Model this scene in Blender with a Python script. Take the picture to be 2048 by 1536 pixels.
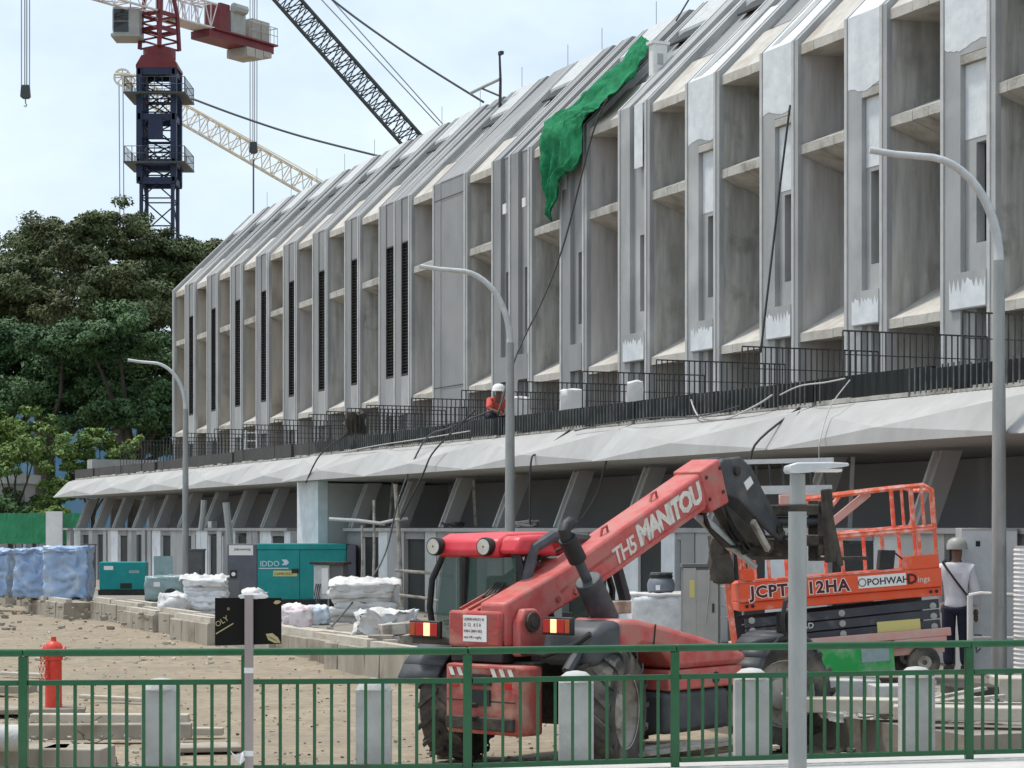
import bpy, bmesh, math, random
from mathutils import Vector, Matrix, noise
for o in list(bpy.data.objects): bpy.data.objects.remove(o)
SC = bpy.context.scene
COL = SC.collection
R = math.radians
# ---------------------------------------------------------------- camera
F, CX, HY, EYE = 4250.0, 1024.0, 1056.0, 2.2      # focal length and horizon in photo pixels, eye height in metres
cam = bpy.data.cameras.new('camera'); camo = bpy.data.objects.new('camera', cam); COL.objects.link(camo)
camo.location = (0, 0, EYE); camo.rotation_euler = (R(90), 0, 0)
cam.sensor_width = 36; cam.lens = F / 2048 * 36; cam.shift_y = (HY - 768) / 2048
cam.clip_start = 0.5; cam.clip_end = 5000
SC.camera = camo
# ---------------------------------------------------------------- world and sun
SUN_EL, SUN_AZ = R(70), R(292)                     # azimuth clockwise from +Y: the sun stands very high, to the left
w = bpy.data.worlds.new('World'); SC.world = w; w.use_nodes = True
nt = w.node_tree; nt.nodes.clear()
def wn(t, **k):
    n = nt.nodes.new(t)
    for a, b in k.items(): setattr(n, a, b)
    return n
out = wn('ShaderNodeOutputWorld'); mix = wn('ShaderNodeMixShader')
b1 = wn('ShaderNodeBackground'); b2 = wn('ShaderNodeBackground')
sky = wn('ShaderNodeTexSky'); sky.sky_type = 'NISHITA'; sky.sun_disc = False
sky.sun_elevation = SUN_EL; sky.sun_rotation = SUN_AZ; sky.air_density = 1.0; sky.dust_density = 2.5; sky.ozone_density = 1.5
b1.inputs[1].default_value = 0.12
b2.inputs[0].default_value = (0.81, 0.92, 1.0, 1); b2.inputs[1].default_value = 0.79
tc = wn('ShaderNodeTexCoord'); mp = wn('ShaderNodeMapping'); mp.inputs['Scale'].default_value = (3.2, 3.2, 6.0)
mp.inputs['Location'].default_value = (.35, 0.1, .2)
nz = wn('ShaderNodeTexNoise'); nz.inputs['Scale'].default_value = 1.6; nz.inputs['Detail'].default_value = 7; nz.inputs['Roughness'].default_value = .55
cr = wn('ShaderNodeValToRGB'); cr.color_ramp.elements[0].position = .36; cr.color_ramp.elements[1].position = .66
cr.color_ramp.elements[0].color = (.42, .42, .42, 1); cr.color_ramp.elements[1].color = (.96, .96, .96, 1)
L = nt.links.new
L(tc.outputs['Generated'], mp.inputs[0]); L(mp.outputs[0], nz.inputs['Vector']); L(nz.outputs[0], cr.inputs[0])
L(cr.outputs[0], mix.inputs[0]); L(sky.outputs[0], b1.inputs[0]); L(b1.outputs[0], mix.inputs[1]); L(b2.outputs[0], mix.inputs[2]); L(mix.outputs[0], out.inputs[0])
sl = bpy.data.lights.new('sun', 'SUN'); so = bpy.data.objects.new('sun', sl); COL.objects.link(so)
sl.energy = 2.0; sl.angle = R(6); sl.color = (1, .95, .88)
tosun = Vector((math.sin(SUN_AZ) * math.cos(SUN_EL), math.cos(SUN_AZ) * math.cos(SUN_EL), math.sin(SUN_EL)))
so.rotation_euler = tosun.to_track_quat('Z', 'Y').to_euler(); so.location = tosun * 100
vs = SC.view_settings; vs.view_transform = 'Standard'; vs.look = 'None'; vs.gamma = 1; vs.exposure = 0.58; vs.use_curve_mapping = False

# ---------------------------------------------------------------- helpers
RND = random.Random(7)
def at(px, py, Y): return Vector(((px - CX) * Y / F, Y, EYE + (HY - py) * Y / F))
def gnd(px, py, z=0.0):
    Y = (EYE - z) * F / (py - HY); return Vector(((px - CX) * Y / F, Y, z))
# the terrace stands on a line that runs away to the left; its own frame: s along it (towards us), w inwards, z up
AN = math.atan(1858 / F); CA, SA = math.cos(AN), math.sin(AN); D0 = 22.37; PXV = -834.0
Z0 = F * D0 / (346 - PXV); P0 = Vector(((346 - CX) * Z0 / F, Z0, 0)); ROTB = AN - math.pi / 2
def depth(px, w): return F * (D0 + w / CA) / (px - PXV)
def fs(px, w=0.0): return (Z0 + w * SA - depth(px, w)) / CA
def fz(px, py, w=0.0): return EYE + (HY - py) * depth(px, w) / F
def fpt(px, py, w=0.0): return Vector((fs(px, w), w, fz(px, py, w)))
def FW(s, w, z=0.0): return Vector((P0.x + s * SA + w * CA, P0.y - s * CA + w * SA, z))

class MB:
    def __init__(s): s.v, s.f, s.M = [], [], None
    def add(s, vs, fs):
        n = len(s.v)
        s.v += [tuple(s.M @ Vector(p)) if s.M else tuple(p) for p in vs]
        s.f += [tuple(i + n for i in f) for f in fs]; return s
    def box(s, x0, x1, y0, y1, z0, z1):
        return s.add([(x0,y0,z0),(x1,y0,z0),(x1,y1,z0),(x0,y1,z0),(x0,y0,z1),(x1,y0,z1),(x1,y1,z1),(x0,y1,z1)],
                     [(3,2,1,0),(4,5,6,7),(0,1,5,4),(1,2,6,5),(2,3,7,6),(3,0,4,7)])
    def cbox(s, c, d): return s.box(c[0]-d[0]/2, c[0]+d[0]/2, c[1]-d[1]/2, c[1]+d[1]/2, c[2]-d[2]/2, c[2]+d[2]/2)
    def bar(s, p, q, w, h, up=(0,0,1)):
        p, q = Vector(p), Vector(q); d = (q - p).normalized(); u = Vector(up)
        if abs(d.dot(u)) > .99: u = Vector((1, 0, 0))
        x = d.cross(u).normalized() * w / 2; y = x.cross(d).normalized() * h / 2
        vs = [p-x-y, p+x-y, p+x+y, p-x+y, q-x-y, q+x-y, q+x+y, q-x+y]
        return s.add(vs, [(3,2,1,0),(4,5,6,7),(0,1,5,4),(1,2,6,5),(2,3,7,6),(3,0,4,7)])
    def prism(s, poly, a0, a1, ax='x'):           # poly in the two other axes, extruded along ax
        n = len(poly)
        f = {'x': lambda p, a: (a, p[0], p[1]), 'y': lambda p, a: (p[0], a, p[1]), 'z': lambda p, a: (p[0], p[1], a)}[ax]
        vs = [f(p, a0) for p in poly] + [f(p, a1) for p in poly]
        area = sum(poly[i][0]*poly[(i+1)%n][1] - poly[(i+1)%n][0]*poly[i][1] for i in range(n))
        flip = (area < 0) != (ax == 'y')
        fc = [tuple(range(n-1, -1, -1)), tuple(range(n, 2*n))] + [(i, (i+1)%n, (i+1)%n+n, i+n) for i in range(n)]
        if flip: fc = [t[::-1] for t in fc]
        return s.add(vs, fc)
    def tube(s, pts, r, n=8, r1=None, cap=True):
        pts = [Vector(p) for p in pts]; m = len(pts); base = len(s.v); vs = []; fc = []
        ref = None
        for i, p in enumerate(pts):
            d = (pts[min(i+1, m-1)] - pts[max(i-1, 0)]).normalized()
            if ref is None:
                ref = Vector((0,0,1)) if abs(d.z) < .9 else Vector((1,0,0))
            x = d.cross(ref)
            if x.length < 1e-4: x = d.orthogonal()
            x.normalize(); y = d.cross(x).normalized(); ref = x.cross(d)
            rr = (r[i] if isinstance(r, (list, tuple)) else (r if r1 is None else r + (r1 - r) * i / (m - 1)))
            for k in range(n):
                a = 2*math.pi*k/n; vs.append(p + x*math.cos(a)*rr + y*math.sin(a)*rr)
        for i in range(m-1):
            for k in range(n): fc.append((i*n+k, i*n+(k+1)%n, (i+1)*n+(k+1)%n, (i+1)*n+k))
        if cap: fc += [tuple(range(n-1, -1, -1)), tuple(range((m-1)*n, m*n))]
        return s.add(vs, fc)
    def lathe(s, prof, c=(0,0,0), ax='z', n=16, cap=True):
        c = Vector(c); vs = []; fc = []; m = len(prof)
        for r, h in prof:
            for k in range(n):
                a = 2*math.pi*k/n; x, y = math.cos(a)*r, math.sin(a)*r
                vs.append(c + Vector({'z': (x,y,h), 'x': (h,x,y), 'y': (y,h,x)}[ax]))
        for i in range(m-1):
            for k in range(n): fc.append((i*n+k, i*n+(k+1)%n, (i+1)*n+(k+1)%n, (i+1)*n+k))
        if cap: fc += [tuple(range(n-1, -1, -1)), tuple(range((m-1)*n, m*n))]
        return s.add(vs, fc)
    def ball(s, c, r, n=12, m=8):
        r = (r, r, r) if not isinstance(r, (tuple, list)) else r
        vs = []; fc = []
        for i in range(m+1):
            t = math.pi*i/m
            for k in range(n):
                a = 2*math.pi*k/n; vs.append((c[0]+r[0]*math.sin(t)*math.cos(a), c[1]+r[1]*math.sin(t)*math.sin(a), c[2]-r[2]*math.cos(t)))
        for i in range(m):
            for k in range(n): fc.append((i*n+k, i*n+(k+1)%n, (i+1)*n+(k+1)%n, (i+1)*n+k))
        return s.add(vs, fc)
    def grid(s, fn, nu, nv):
        vs = [fn(i/nu, j/nv) for j in range(nv+1) for i in range(nu+1)]
        return s.add(vs, [(j*(nu+1)+i, j*(nu+1)+i+1, (j+1)*(nu+1)+i+1, (j+1)*(nu+1)+i) for j in range(nv) for i in range(nu)])
    def lump(s, c, d, amp=.03, fr=4, k=6, seed=0, rnd=.25, crease=1.0):   # soft rounded block with creases: bags, wrapped loads
        bm = bmesh.new(); bmesh.ops.create_cube(bm, size=2)
        bmesh.ops.subdivide_edges(bm, edges=bm.edges, cuts=k, use_grid_fill=True)
        vs = []; of = Vector((seed*3.7, seed*1.3, seed*2.1))
        for v in bm.verts:
            p = v.co.copy(); q = p.normalized() * 1.25
            p = p.lerp(q, rnd); p = Vector((p.x*d[0]/2, p.y*d[1]/2, p.z*d[2]/2))
            nn = noise.noise_vector(p*fr + of) + .5*noise.noise_vector(p*fr*2.7 + of)
            rg = abs(noise.noise(p*fr*1.7 + of*2)) + .6*abs(noise.noise(p*fr*3.9 + of))
            p += nn * amp + v.co.normalized() * amp * crease * (.45 - rg*1.6); vs.append(p + Vector(c))
        bm.verts.ensure_lookup_table(); bm.verts.index_update()
        fc = [tuple(v.index for v in f.verts) for f in bm.faces]; bm.free()
        return s.add(vs, fc)
    def mesh(s, name, m, smooth=False):
        me = bpy.data.meshes.new(name); me.from_pydata(s.v, [], s.f); me.update()
        if m: me.materials.append(m)
        if smooth:
            me.polygons.foreach_set('use_smooth', [True]*len(me.polygons))
            if smooth != 'all':
                try: me.set_sharp_from_angle(angle=R(40))
                except Exception: pass
        return me
    def build(s, name, m, parent=None, smooth=False, loc=None, bevel=0, thick=0):
        o = bpy.data.objects.new(name, s.mesh(name, m, smooth)); COL.objects.link(o)
        if parent: o.parent = parent
        if loc is not None: o.location = loc
        if thick:
            md = o.modifiers.new('solid', 'SOLIDIFY'); md.thickness = thick; md.offset = 0
        if bevel:
            md = o.modifiers.new('bevel', 'BEVEL'); md.width = bevel; md.segments = 2; md.limit_method = 'ANGLE'; md.angle_limit = R(35)
        return o
def link(name, me, parent=None, loc=(0,0,0), rot=(0,0,0), sc=None):
    o = bpy.data.objects.new(name, me); COL.objects.link(o); o.parent = parent; o.location = loc; o.rotation_euler = rot
    if sc: o.scale = sc
    return o
def tag(o, label, cat, group=None):
    o['label'] = label; o['category'] = cat
    if group: o['group'] = group
    return o
def thing(name, label, cat, loc=(0,0,0), rz=0.0, group=None):
    o = bpy.data.objects.new(name, None); COL.objects.link(o); o.location = loc; o.rotation_euler = (0,0,rz)
    o.empty_display_size = .2
    return tag(o, label, cat, group)
def struct(o): o['kind'] = 'structure'; return o
def text_mesh(txt, size, m, ext=.002, sp=1.0, shear=0.0, offset=0.0):
    cu = bpy.data.curves.new('txt', 'FONT'); cu.body = txt; cu.size = size; cu.extrude = ext; cu.space_character = sp; cu.shear = shear; cu.offset = offset
    cu.resolution_u = 2; cu.align_x = 'LEFT'
    o = bpy.data.objects.new('txt', cu); COL.objects.link(o)
    bpy.context.view_layer.update()
    me = bpy.data.meshes.new_from_object(o.evaluated_get(bpy.context.evaluated_depsgraph_get()))
    bpy.data.objects.remove(o); bpy.data.curves.remove(cu)
    me.materials.clear(); me.materials.append(m); return me
def rot3(ax_x, ax_y, loc):                         # matrix from two axes: text lies in their plane
    x = Vector(ax_x).normalized(); y = Vector(ax_y); y = (y - x*y.dot(x)).normalized(); z = x.cross(y)
    M = Matrix((x, y, z)).transposed().to_4x4(); M.translation = Vector(loc); return M

# ---------------------------------------------------------------- materials
MATS = {}
def mat(name, c1, c2=None, scale=3.0, rough=.75, metal=0.0, bump=0.0, bscale=None, stretch=None, lo=.35, hi=.65, c3=None, s3=.6, lo3=.5, hi3=.7, trans=0.0, alpha=1.0, emit=None, spec=.4, coat=0.0):
    m = bpy.data.materials.new(name); m.use_nodes = True; t = m.node_tree; p = t.nodes['Principled BSDF']; k = t.links.new
    p.inputs['Roughness'].default_value = rough; p.inputs['Metallic'].default_value = metal
    p.inputs['Specular IOR Level'].default_value = spec; p.inputs['Coat Weight'].default_value = coat
    p.inputs['Base Color'].default_value = (*c1, 1); p.inputs['Transmission Weight'].default_value = trans; p.inputs['Alpha'].default_value = alpha
    if emit: p.inputs['Emission Color'].default_value = (*c1, 1); p.inputs['Emission Strength'].default_value = emit
    if c2 or bump:
        g = t.nodes.new('ShaderNodeNewGeometry'); mp = t.nodes.new('ShaderNodeMapping'); k(g.outputs['Position'], mp.inputs[0])
        if stretch: mp.inputs['Scale'].default_value = stretch
    if c2:
        n = t.nodes.new('ShaderNodeTexNoise'); n.inputs['Scale'].default_value = scale; n.inputs['Detail'].default_value = 8; n.inputs['Roughness'].default_value = .62
        r = t.nodes.new('ShaderNodeValToRGB'); r.color_ramp.elements[0].position = lo; r.color_ramp.elements[1].position = hi
        r.color_ramp.elements[0].color = (*c1, 1); r.color_ramp.elements[1].color = (*c2, 1)
        k(mp.outputs[0], n.inputs['Vector']); k(n.outputs[0], r.inputs[0]); last = r.outputs[0]
        if c3:
            n3 = t.nodes.new('ShaderNodeTexNoise'); n3.inputs['Scale'].default_value = s3; n3.inputs['Detail'].default_value = 6
            r3 = t.nodes.new('ShaderNodeMapRange'); r3.inputs[1].default_value = lo3; r3.inputs[2].default_value = hi3
            mx = t.nodes.new('ShaderNodeMixRGB'); mx.inputs[2].default_value = (*c3, 1)
            k(g.outputs['Position'], n3.inputs['Vector']); k(n3.outputs[0], r3.inputs[0]); k(r3.outputs[0], mx.inputs[0]); k(last, mx.inputs[1]); last = mx.outputs[0]
        k(last, p.inputs['Base Color'])
    if bump:
        n2 = t.nodes.new('ShaderNodeTexNoise'); n2.inputs['Scale'].default_value = bscale or scale*4; n2.inputs['Detail'].default_value = 6
        bp = t.nodes.new('ShaderNodeBump'); bp.inputs['Strength'].default_value = bump; bp.inputs['Distance'].default_value = .02
        k(mp.outputs[0], n2.inputs['Vector']); k(n2.outputs[0], bp.inputs['Height']); k(bp.outputs[0], p.inputs['Normal'])
    MATS[name] = m; return m
V1 = (1, 1, .12)
mat('paint_grey', (.23,.238,.243), (.295,.30,.303), 1.2, .85, bump=.15, bscale=20, stretch=(1,1,.4), c3=(.30,.30,.297), s3=.5)
mat('paint_pale', (.30,.308,.31), (.38,.386,.384), 1.5, .85, bump=.15, bscale=20, stretch=(1,1,.3), c3=(.46,.465,.46), s3=.7)
mat('primer', (.58,.62,.645), (.72,.75,.77), 3, .85, bump=.3, bscale=9)
mat('raw', (.37,.358,.33), (.60,.585,.555), 5, .9, bump=.5, bscale=9, stretch=V1, c3=(.27,.255,.23), s3=1.3, lo3=.55, hi3=.8)
mat('raw_b', (.34,.333,.305), (.56,.55,.52), 6, .9, bump=.5, bscale=9, stretch=V1, c3=(.24,.235,.215), s3=2.1, lo3=.52, hi3=.75)
mat('raw_c', (.40,.378,.36), (.60,.575,.56), 4, .9, bump=.5, bscale=9, stretch=V1, c3=(.55,.50,.49), s3=.9, lo3=.5, hi3=.7)
mat('raw_warm', (.42,.375,.315), (.54,.485,.415), 3, .9, bump=.3, bscale=6, stretch=V1, c3=(.27,.235,.195), s3=.7)
mat('raw_edge', (.38,.37,.34), (.52,.50,.46), 5, .9, bump=.6, bscale=25, c3=(.25,.23,.19), s3=2.5)
mat('hood', (.44,.415,.37), (.55,.53,.49), 2.5, .9, bump=.4, bscale=15, c3=(.36,.325,.27), s3=1.3)
mat('fin_edge', (.44,.445,.44), (.54,.54,.53), 3, .85, bump=.2, bscale=30)
mat('white', (.78,.78,.77), (.66,.66,.64), 2, .8, bump=.1, bscale=20)
mat('canopy', (.43,.43,.42), (.36,.357,.345), 1.1, .85, bump=.2, bscale=14, c3=(.30,.285,.255), s3=1.7, lo3=.62, hi3=.85)
mat('canopy_side', (.41,.412,.405), (.35,.35,.342), 1.4, .88, bump=.25, bscale=16, stretch=(1,1,.4), c3=(.31,.30,.275), s3=1.7, lo3=.6, hi3=.85)
mat('soffit', (.42,.42,.41), (.36,.36,.35), .8, .9, bump=.1)
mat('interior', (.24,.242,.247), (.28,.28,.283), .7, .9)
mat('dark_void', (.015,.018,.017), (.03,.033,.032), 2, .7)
mat('bars', (.05,.055,.055), (.16,.17,.17), 3, .7)
mat('membrane', (.006,.008,.008), (.022,.027,.026), 9, .75, spec=.2, stretch=(1,1,.05), bump=.3, c3=(.04,.04,.037), s3=1.5, lo3=.6)
mat('membrane_brown', (.045,.042,.04), (.065,.06,.057), 2, .7)
mat('steel_dark', (.03,.032,.034), (.07,.068,.064), 8, .6, .3)
mat('louvre', (.012,.013,.013), (.03,.03,.03), 20, .5)
mat('glass_dark', (.02,.025,.028), rough=.08, spec=.6)
mat('galv', (.26,.27,.262), (.34,.347,.335), 6, .5, .3, stretch=(1,1,.3))
mat('galv_light', (.44,.46,.46), (.55,.56,.56), 6, .5, .2)
mat('sand', (.205,.168,.118), (.36,.298,.215), 6, .95, bump=1.0, bscale=22, c3=(.235,.195,.145), s3=.6, stretch=(.8,1,1), lo=.3, hi=.68, lo3=.45, hi3=.75)
mat('platform', (.21,.185,.155), (.31,.28,.24), 1.3, .95, bump=.6, bscale=8, c3=(.22,.2,.17), s3=.6)
mat('kerb', (.27,.235,.185), (.38,.345,.29), 2.0, .9, bump=.5, bscale=10, stretch=(1,1,.3), c3=(.17,.13,.09), s3=1.4, lo3=.5, hi3=.7)
mat('kerb_top', (.44,.40,.33), (.54,.50,.43), 3, .9, bump=.5, bscale=15, c3=(.4,.35,.26), s3=2)
mat('concrete', (.43,.43,.415), (.53,.53,.51), 4, .85, bump=.4, bscale=25, c3=(.4,.39,.36), s3=3)
mat('pavement', (.50,.49,.47), (.57,.56,.54), 5, .9, bump=.2, bscale=40)
mat('asphalt', (.06,.06,.06), (.08,.08,.078), 5, .9)
mat('green_paint', (.007,.078,.024), (.010,.10,.033), 6, .38, coat=.25, c3=(.02,.06,.025), s3=4, lo3=.6)
mat('teal', (.0,.235,.235), (.01,.28,.275), 3, .45, c3=(.05,.2,.19), s3=2, lo3=.6)
mat('dark_grey_paint', (.095,.1,.125), (.12,.125,.15), 3, .5)
mat('box_grey', (.42,.42,.39), (.36,.36,.34), 3, .6)
mat('box_dark', (.12,.12,.12), (.15,.15,.15), 3, .6)
mat('red_paint', (.47,.075,.068), (.55,.165,.145), 5, .48, bump=.15, bscale=60, c3=(.36,.185,.145), s3=5, lo3=.48, hi3=.80)
mat('red_cab', (.58,.03,.05), (.62,.06,.07), 3, .4, c3=(.6,.2,.18), s3=3, lo3=.6)
mat('red_dirty', (.42,.06,.055), (.30,.10,.08), 6, .7, bump=.3, c3=(.45,.27,.2), s3=4, lo3=.5, hi3=.75)
mat('orange', (.80,.085,.02), (.74,.12,.05), 4, .45, c3=(.72,.30,.22), s3=5, lo3=.58, hi3=.75)
mat('orange_worn', (.75,.14,.07), (.78,.42,.36), 9, .6, lo=.45, hi=.62)
mat('pink_dust', (.62,.30,.26), (.55,.42,.37), 5, .8)
mat('lift_green', (.02,.33,.07), (.3,.45,.3), 3, .6, lo=.45, hi=.7)
mat('lift_dark', (.035,.04,.05), (.06,.065,.075), 3, .55, c3=(.13,.12,.11), s3=4, lo3=.6)
mat('black', (.012,.012,.013), (.03,.029,.028), 6, .5)
mat('grimy', (.028,.025,.021), (.085,.07,.055), 5, .75, bump=.5, bscale=18)
mat('plastic_grey', (.045,.05,.055), (.085,.09,.095), 4, .55, c3=(.14,.125,.11), s3=3, lo3=.55)
mat('tyre', (.035,.034,.032), (.10,.092,.08), 6, .85, bump=.3, bscale=40, c3=(.2,.175,.14), s3=3, lo3=.52, hi3=.75)
mat('rim', (.46,.43,.38), (.32,.29,.25), 5, .8, c3=(.2,.17,.13), s3=7)
mat('glass_tint', (.05,.13,.115), rough=.05, spec=.6, alpha=.55)
mat('lamp_lens', (.6,.58,.52), (.45,.42,.36), 9, .2, coat=.5)
mat('tail_red', (.45,.01,.008), rough=.25, coat=.4)
mat('tail_amber', (.42,.07,.015), rough=.25, coat=.4)
mat('tail_lit', (1.0,.55,.26), rough=.3, emit=.9)
mat('white_text', (.78,.76,.70), (.62,.58,.5), 12, .7)
mat('dark_text', (.10,.015,.015), rough=.6)
mat('black_text', (.02,.02,.02), rough=.6)
mat('sticker', (.80,.78,.76), rough=.6)
mat('yellow_label', (.62,.55,.2), rough=.6)
mat('blue_wrap', (.21,.33,.54), (.33,.45,.64), 1.5, .3, bump=.5, bscale=12, stretch=(1,1,.35), c3=(.52,.61,.73), s3=3, lo3=.5, hi3=.75, coat=.4)  # the palest tone paints film highlights into the colour
mat('grey_wrap', (.20,.30,.31), (.30,.38,.38), 4, .3, bump=.7, bscale=8, coat=.3)
mat('white_bag', (.66,.66,.65), (.57,.56,.545), 4, .6, bump=.5, bscale=9)
mat('white_wrap', (.62,.64,.66), (.82,.83,.84), 7, .3, bump=.8, bscale=9, coat=.3)
mat('bag_pink', (.78,.70,.70), (.55,.3,.32), 6, .6, lo=.5, hi=.72, bump=.4)
mat('bag_blue', (.55,.64,.74), (.68,.74,.80), 5, .5, bump=.5)
mat('timber', (.38,.31,.23), (.52,.45,.36), 8, .85, stretch=(1,1,1), bump=.3, c3=(.22,.18,.13), s3=5)
mat('timber_grey', (.36,.33,.29), (.50,.47,.42), 8, .9, bump=.4, c3=(.2,.17,.14), s3=6)
mat('post_wood', (.25,.205,.195), (.33,.28,.26), 10, .8, stretch=(1,1,.1))
mat('brick_mix', (.24,.19,.15), (.36,.32,.28), 6, .9, bump=.5)
mat('sign_black', (.008,.007,.006), rough=.7, spec=.15)
mat('sign_gold', (.36,.30,.15), rough=.5)
mat('hydrant', (.60,.035,.02), (.66,.07,.04), 8, .45)
mat('crane_red', (.13,.012,.018), (.17,.025,.03), 1, .5)
mat('crane_blue', (.010,.020,.055), (.016,.03,.075), 1, .55)
mat('crane_white', (.66,.64,.64), (.55,.5,.5), 1, .6)
mat('crane_yellow', (.62,.56,.45), (.68,.63,.54), 1, .6)
mat('crane_grey', (.30,.31,.30), (.4,.41,.4), 1, .6)
mat('crane_dark', (.045,.055,.055), (.07,.08,.08), 1, .6)
mat('weights', (.42,.40,.36), (.36,.34,.31), 1, .9)
mat('rope', (.10,.105,.11), rough=.7)
mat('rope_thin', (.30,.32,.33), rough=.7)
mat('cable', (.05,.05,.05), rough=.7)
mat('cable_pale', (.45,.44,.42), rough=.7)
mat('net', (.010,.135,.056), (.032,.235,.108), 3, .9, spec=.1, bump=.5, bscale=10, c3=(.015,.12,.05), s3=2)
mat('hoard_green', (.02,.22,.09), (.03,.27,.12), 2, .5, c3=(.015,.14,.06), s3=1)
mat('blue_sheet', (.10,.27,.47), (.2,.36,.52), .5, .6)
mat('bark', (.05,.042,.034), (.09,.078,.062), 3, .95, bump=.6)
mat('leaf_olive', (.045,.072,.026), (.125,.155,.060), .55, .7, lo=.38, hi=.64, c3=(.085,.085,.036), s3=.35, lo3=.55, hi3=.75)
mat('leaf_dark', (.030,.078,.028), (.085,.16,.055), .7, .7, c3=(.07,.115,.035), s3=.4, lo3=.55, hi3=.72)
mat('leaf_bright', (.065,.135,.027), (.17,.26,.06), .9, .65, c3=(.19,.25,.06), s3=.6, lo3=.55)
mat('leaf_dry', (.06,.06,.025), (.12,.11,.05), 1, .7)
mat('skin', (.16,.085,.055), rough=.6)
mat('shirt_white', (.66,.68,.72), (.58,.6,.64), 8, .85)
mat('shirt_red', (.62,.08,.06), (.7,.14,.1), 8, .85)
mat('jeans', (.012,.017,.035), (.02,.027,.05), 9, .85)
mat('helmet_grey', (.34,.35,.33), rough=.4)
mat('helmet_white', (.8,.8,.79), rough=.35)
mat('hdpe', (.13,.15,.18), (.20,.22,.25), 4, .5)
# ================================================================ ground
def gz(x, y):
    h = .05*noise.noise(Vector((x*.25, y*.25, 1))) + .02*noise.noise(Vector((x*1.1, y*1.1, 4))) + .012*noise.noise(Vector((x*2.3, y*3.1, 9)))
    for c, sl_, ph in ((24.6, .05, 0), (26.4, .05, 0), (33.0, -.12, 2), (35.1, -.12, 2), (29.2, .16, 4), (41.0, -.25, 1)):   # wheel ruts
        d = y - (c + sl_*x + .25*math.sin(x*.35+ph)); h += -.045*math.exp(-(d/.16)**2) + .022*math.exp(-((abs(d)-.34)/.12)**2)
    return h
def ground_fn():
    mb = MB()
    xs = [-1500,-400,-120,-60,-40] + [-30+i*.5 for i in range(121)] + [40,60,120,400,1500]
    ys = [-200,-20,5,12] + [15+i*.14 for i in range(214)] + [45+i*.5 for i in range(51)] + [75,80,90,110,150,250,500,1200,2500]
    W = len(xs)
    mb.add([(x, y, gz(x, y) if 15 < y < 72 and -32 < x < 32 else 0) for y in ys for x in xs],
           [(j*W+i, j*W+i+1, (j+1)*W+i+1, (j+1)*W+i) for j in range(len(ys)-1) for i in range(W-1)])
    return mb
g = struct(ground_fn().build('ground', MATS['sand'], smooth='all')); g.location.z = -.03

# ================================================================ the two terrace blocks
FT = .20                                            # fin thickness
PW = .52                                            # width of the flush pilaster right of every second fin
PODPX = [346,388,433,482,534,590,651,716,818,929,1057,1166,1291,1429,1585,1761,1976]
PODS = [fs(p) for p in PODPX]; PODS.append(PODS[-1] + 3.0)
GAP = 1.80
KN = 11.2                                           # knee height: the wall folds back at 45 degrees above it
RW = 3.05                                           # ridge depth
FLOOR = 4.05                                        # terrace level
def fin_mesh(name, m, inner=1.35, wd=FT):
    mb = MB()
    mb.prism([(0,FLOOR),(0,KN),(RW,KN+RW),(RW+.45,KN+RW),(RW+.45,KN+RW-.7),(inner,KN-.2),(inner,FLOOR)], 0, wd, 'x')
    return mb.mesh(name, m)
ME = {}
ME['finA'] = fin_mesh('fin', MATS['raw']); ME['finA1'] = fin_mesh('fin', MATS['raw_b']); ME['finA2'] = fin_mesh('fin', MATS['raw_c']); ME['finAw'] = fin_mesh('fin', MATS['raw_warm']); ME['finB'] = fin_mesh('pilaster', MATS['paint_grey'], 1.35, PW); ME['finBp'] = fin_mesh('pilaster', MATS['paint_pale'], 1.35, PW)
# a smooth rendered front edge capping every fin, 4 mm proud of its front face
def cap_mesh():
    mb = MB(); t = .025
    mb.prism([(-t,FLOOR),(-t,KN+.005),(RW-.02,KN+RW+.005),(RW-.02,KN+RW-.06),(.04,KN-.06),(.04,FLOOR)], -.006, .075, 'x')
    return mb.mesh('front_edge', MATS['fin_edge'])
ME['cap'] = cap_mesh()
ME['band'] = MB().prism([(-.006,FLOOR),(-.006,KN),(RW-.03,KN+RW-.03),(RW-.03,KN+RW-.2),(.10,KN-.1),(.10,FLOOR)], .076, FT+.004, 'x').mesh('render_band', MATS['paint_pale'])
def pod_mesh(poly, name, m, s0=FT, s1=GAP, jag=0):
    mb = MB()
    if jag:                                         # rough cast front arris: several strips with slightly different fronts
        n = 7; rr = random.Random(len(poly)*5+jag)
        for i in range(n):
            a, b = s0+(s1-s0)*i/n, s0+(s1-s0)*(i+1)/n; e = rr.uniform(-.005,.005)
            mb.prism([(p[0]+(e if p[0] < .2 else 0), p[1]+(e if p[0] < .2 else 0)) for p in poly], a+(.0 if i else .004), b-.0005-(0 if i < n-1 else .004), 'x')
    else: mb.prism(poly, s0+.004, s1-.004, 'x')
    return mb.mesh(name, m)
for j in (1, 2, 3):
    ME['hood%d'%j] = pod_mesh([(.05,10.92),(.05,11.10),(1.0,12.05),(1.25,12.05),(1.25,10.98)], 'hood', MATS['hood'], jag=j)
    ME['shelf%d'%j] = pod_mesh([(.05,9.08),(.05,9.25),(1.24,9.74),(1.24,8.66)], 'shelf', MATS['raw_edge'], jag=j+3)
    ME['sill%d'%j] = pod_mesh([(.03,5.62),(.03,5.78),(1.24,6.50),(1.24,5.70)], 'sill', MATS['hood'], jag=j+6)
ME['roofAB'] = pod_mesh([(1.2,12.16),(RW+.3,KN+RW+.06),(RW+.3,KN+RW-.4),(1.2,11.6)], 'roof_panel', MATS['paint_grey'])
ME['lid'] = pod_mesh([(2.3,13.30),(2.3,13.47),(RW+.10,KN+RW+.07),(RW+.10,KN+RW-.1),(2.6,13.42)], 'roof_light_hood', MATS['galv_light'])
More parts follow.
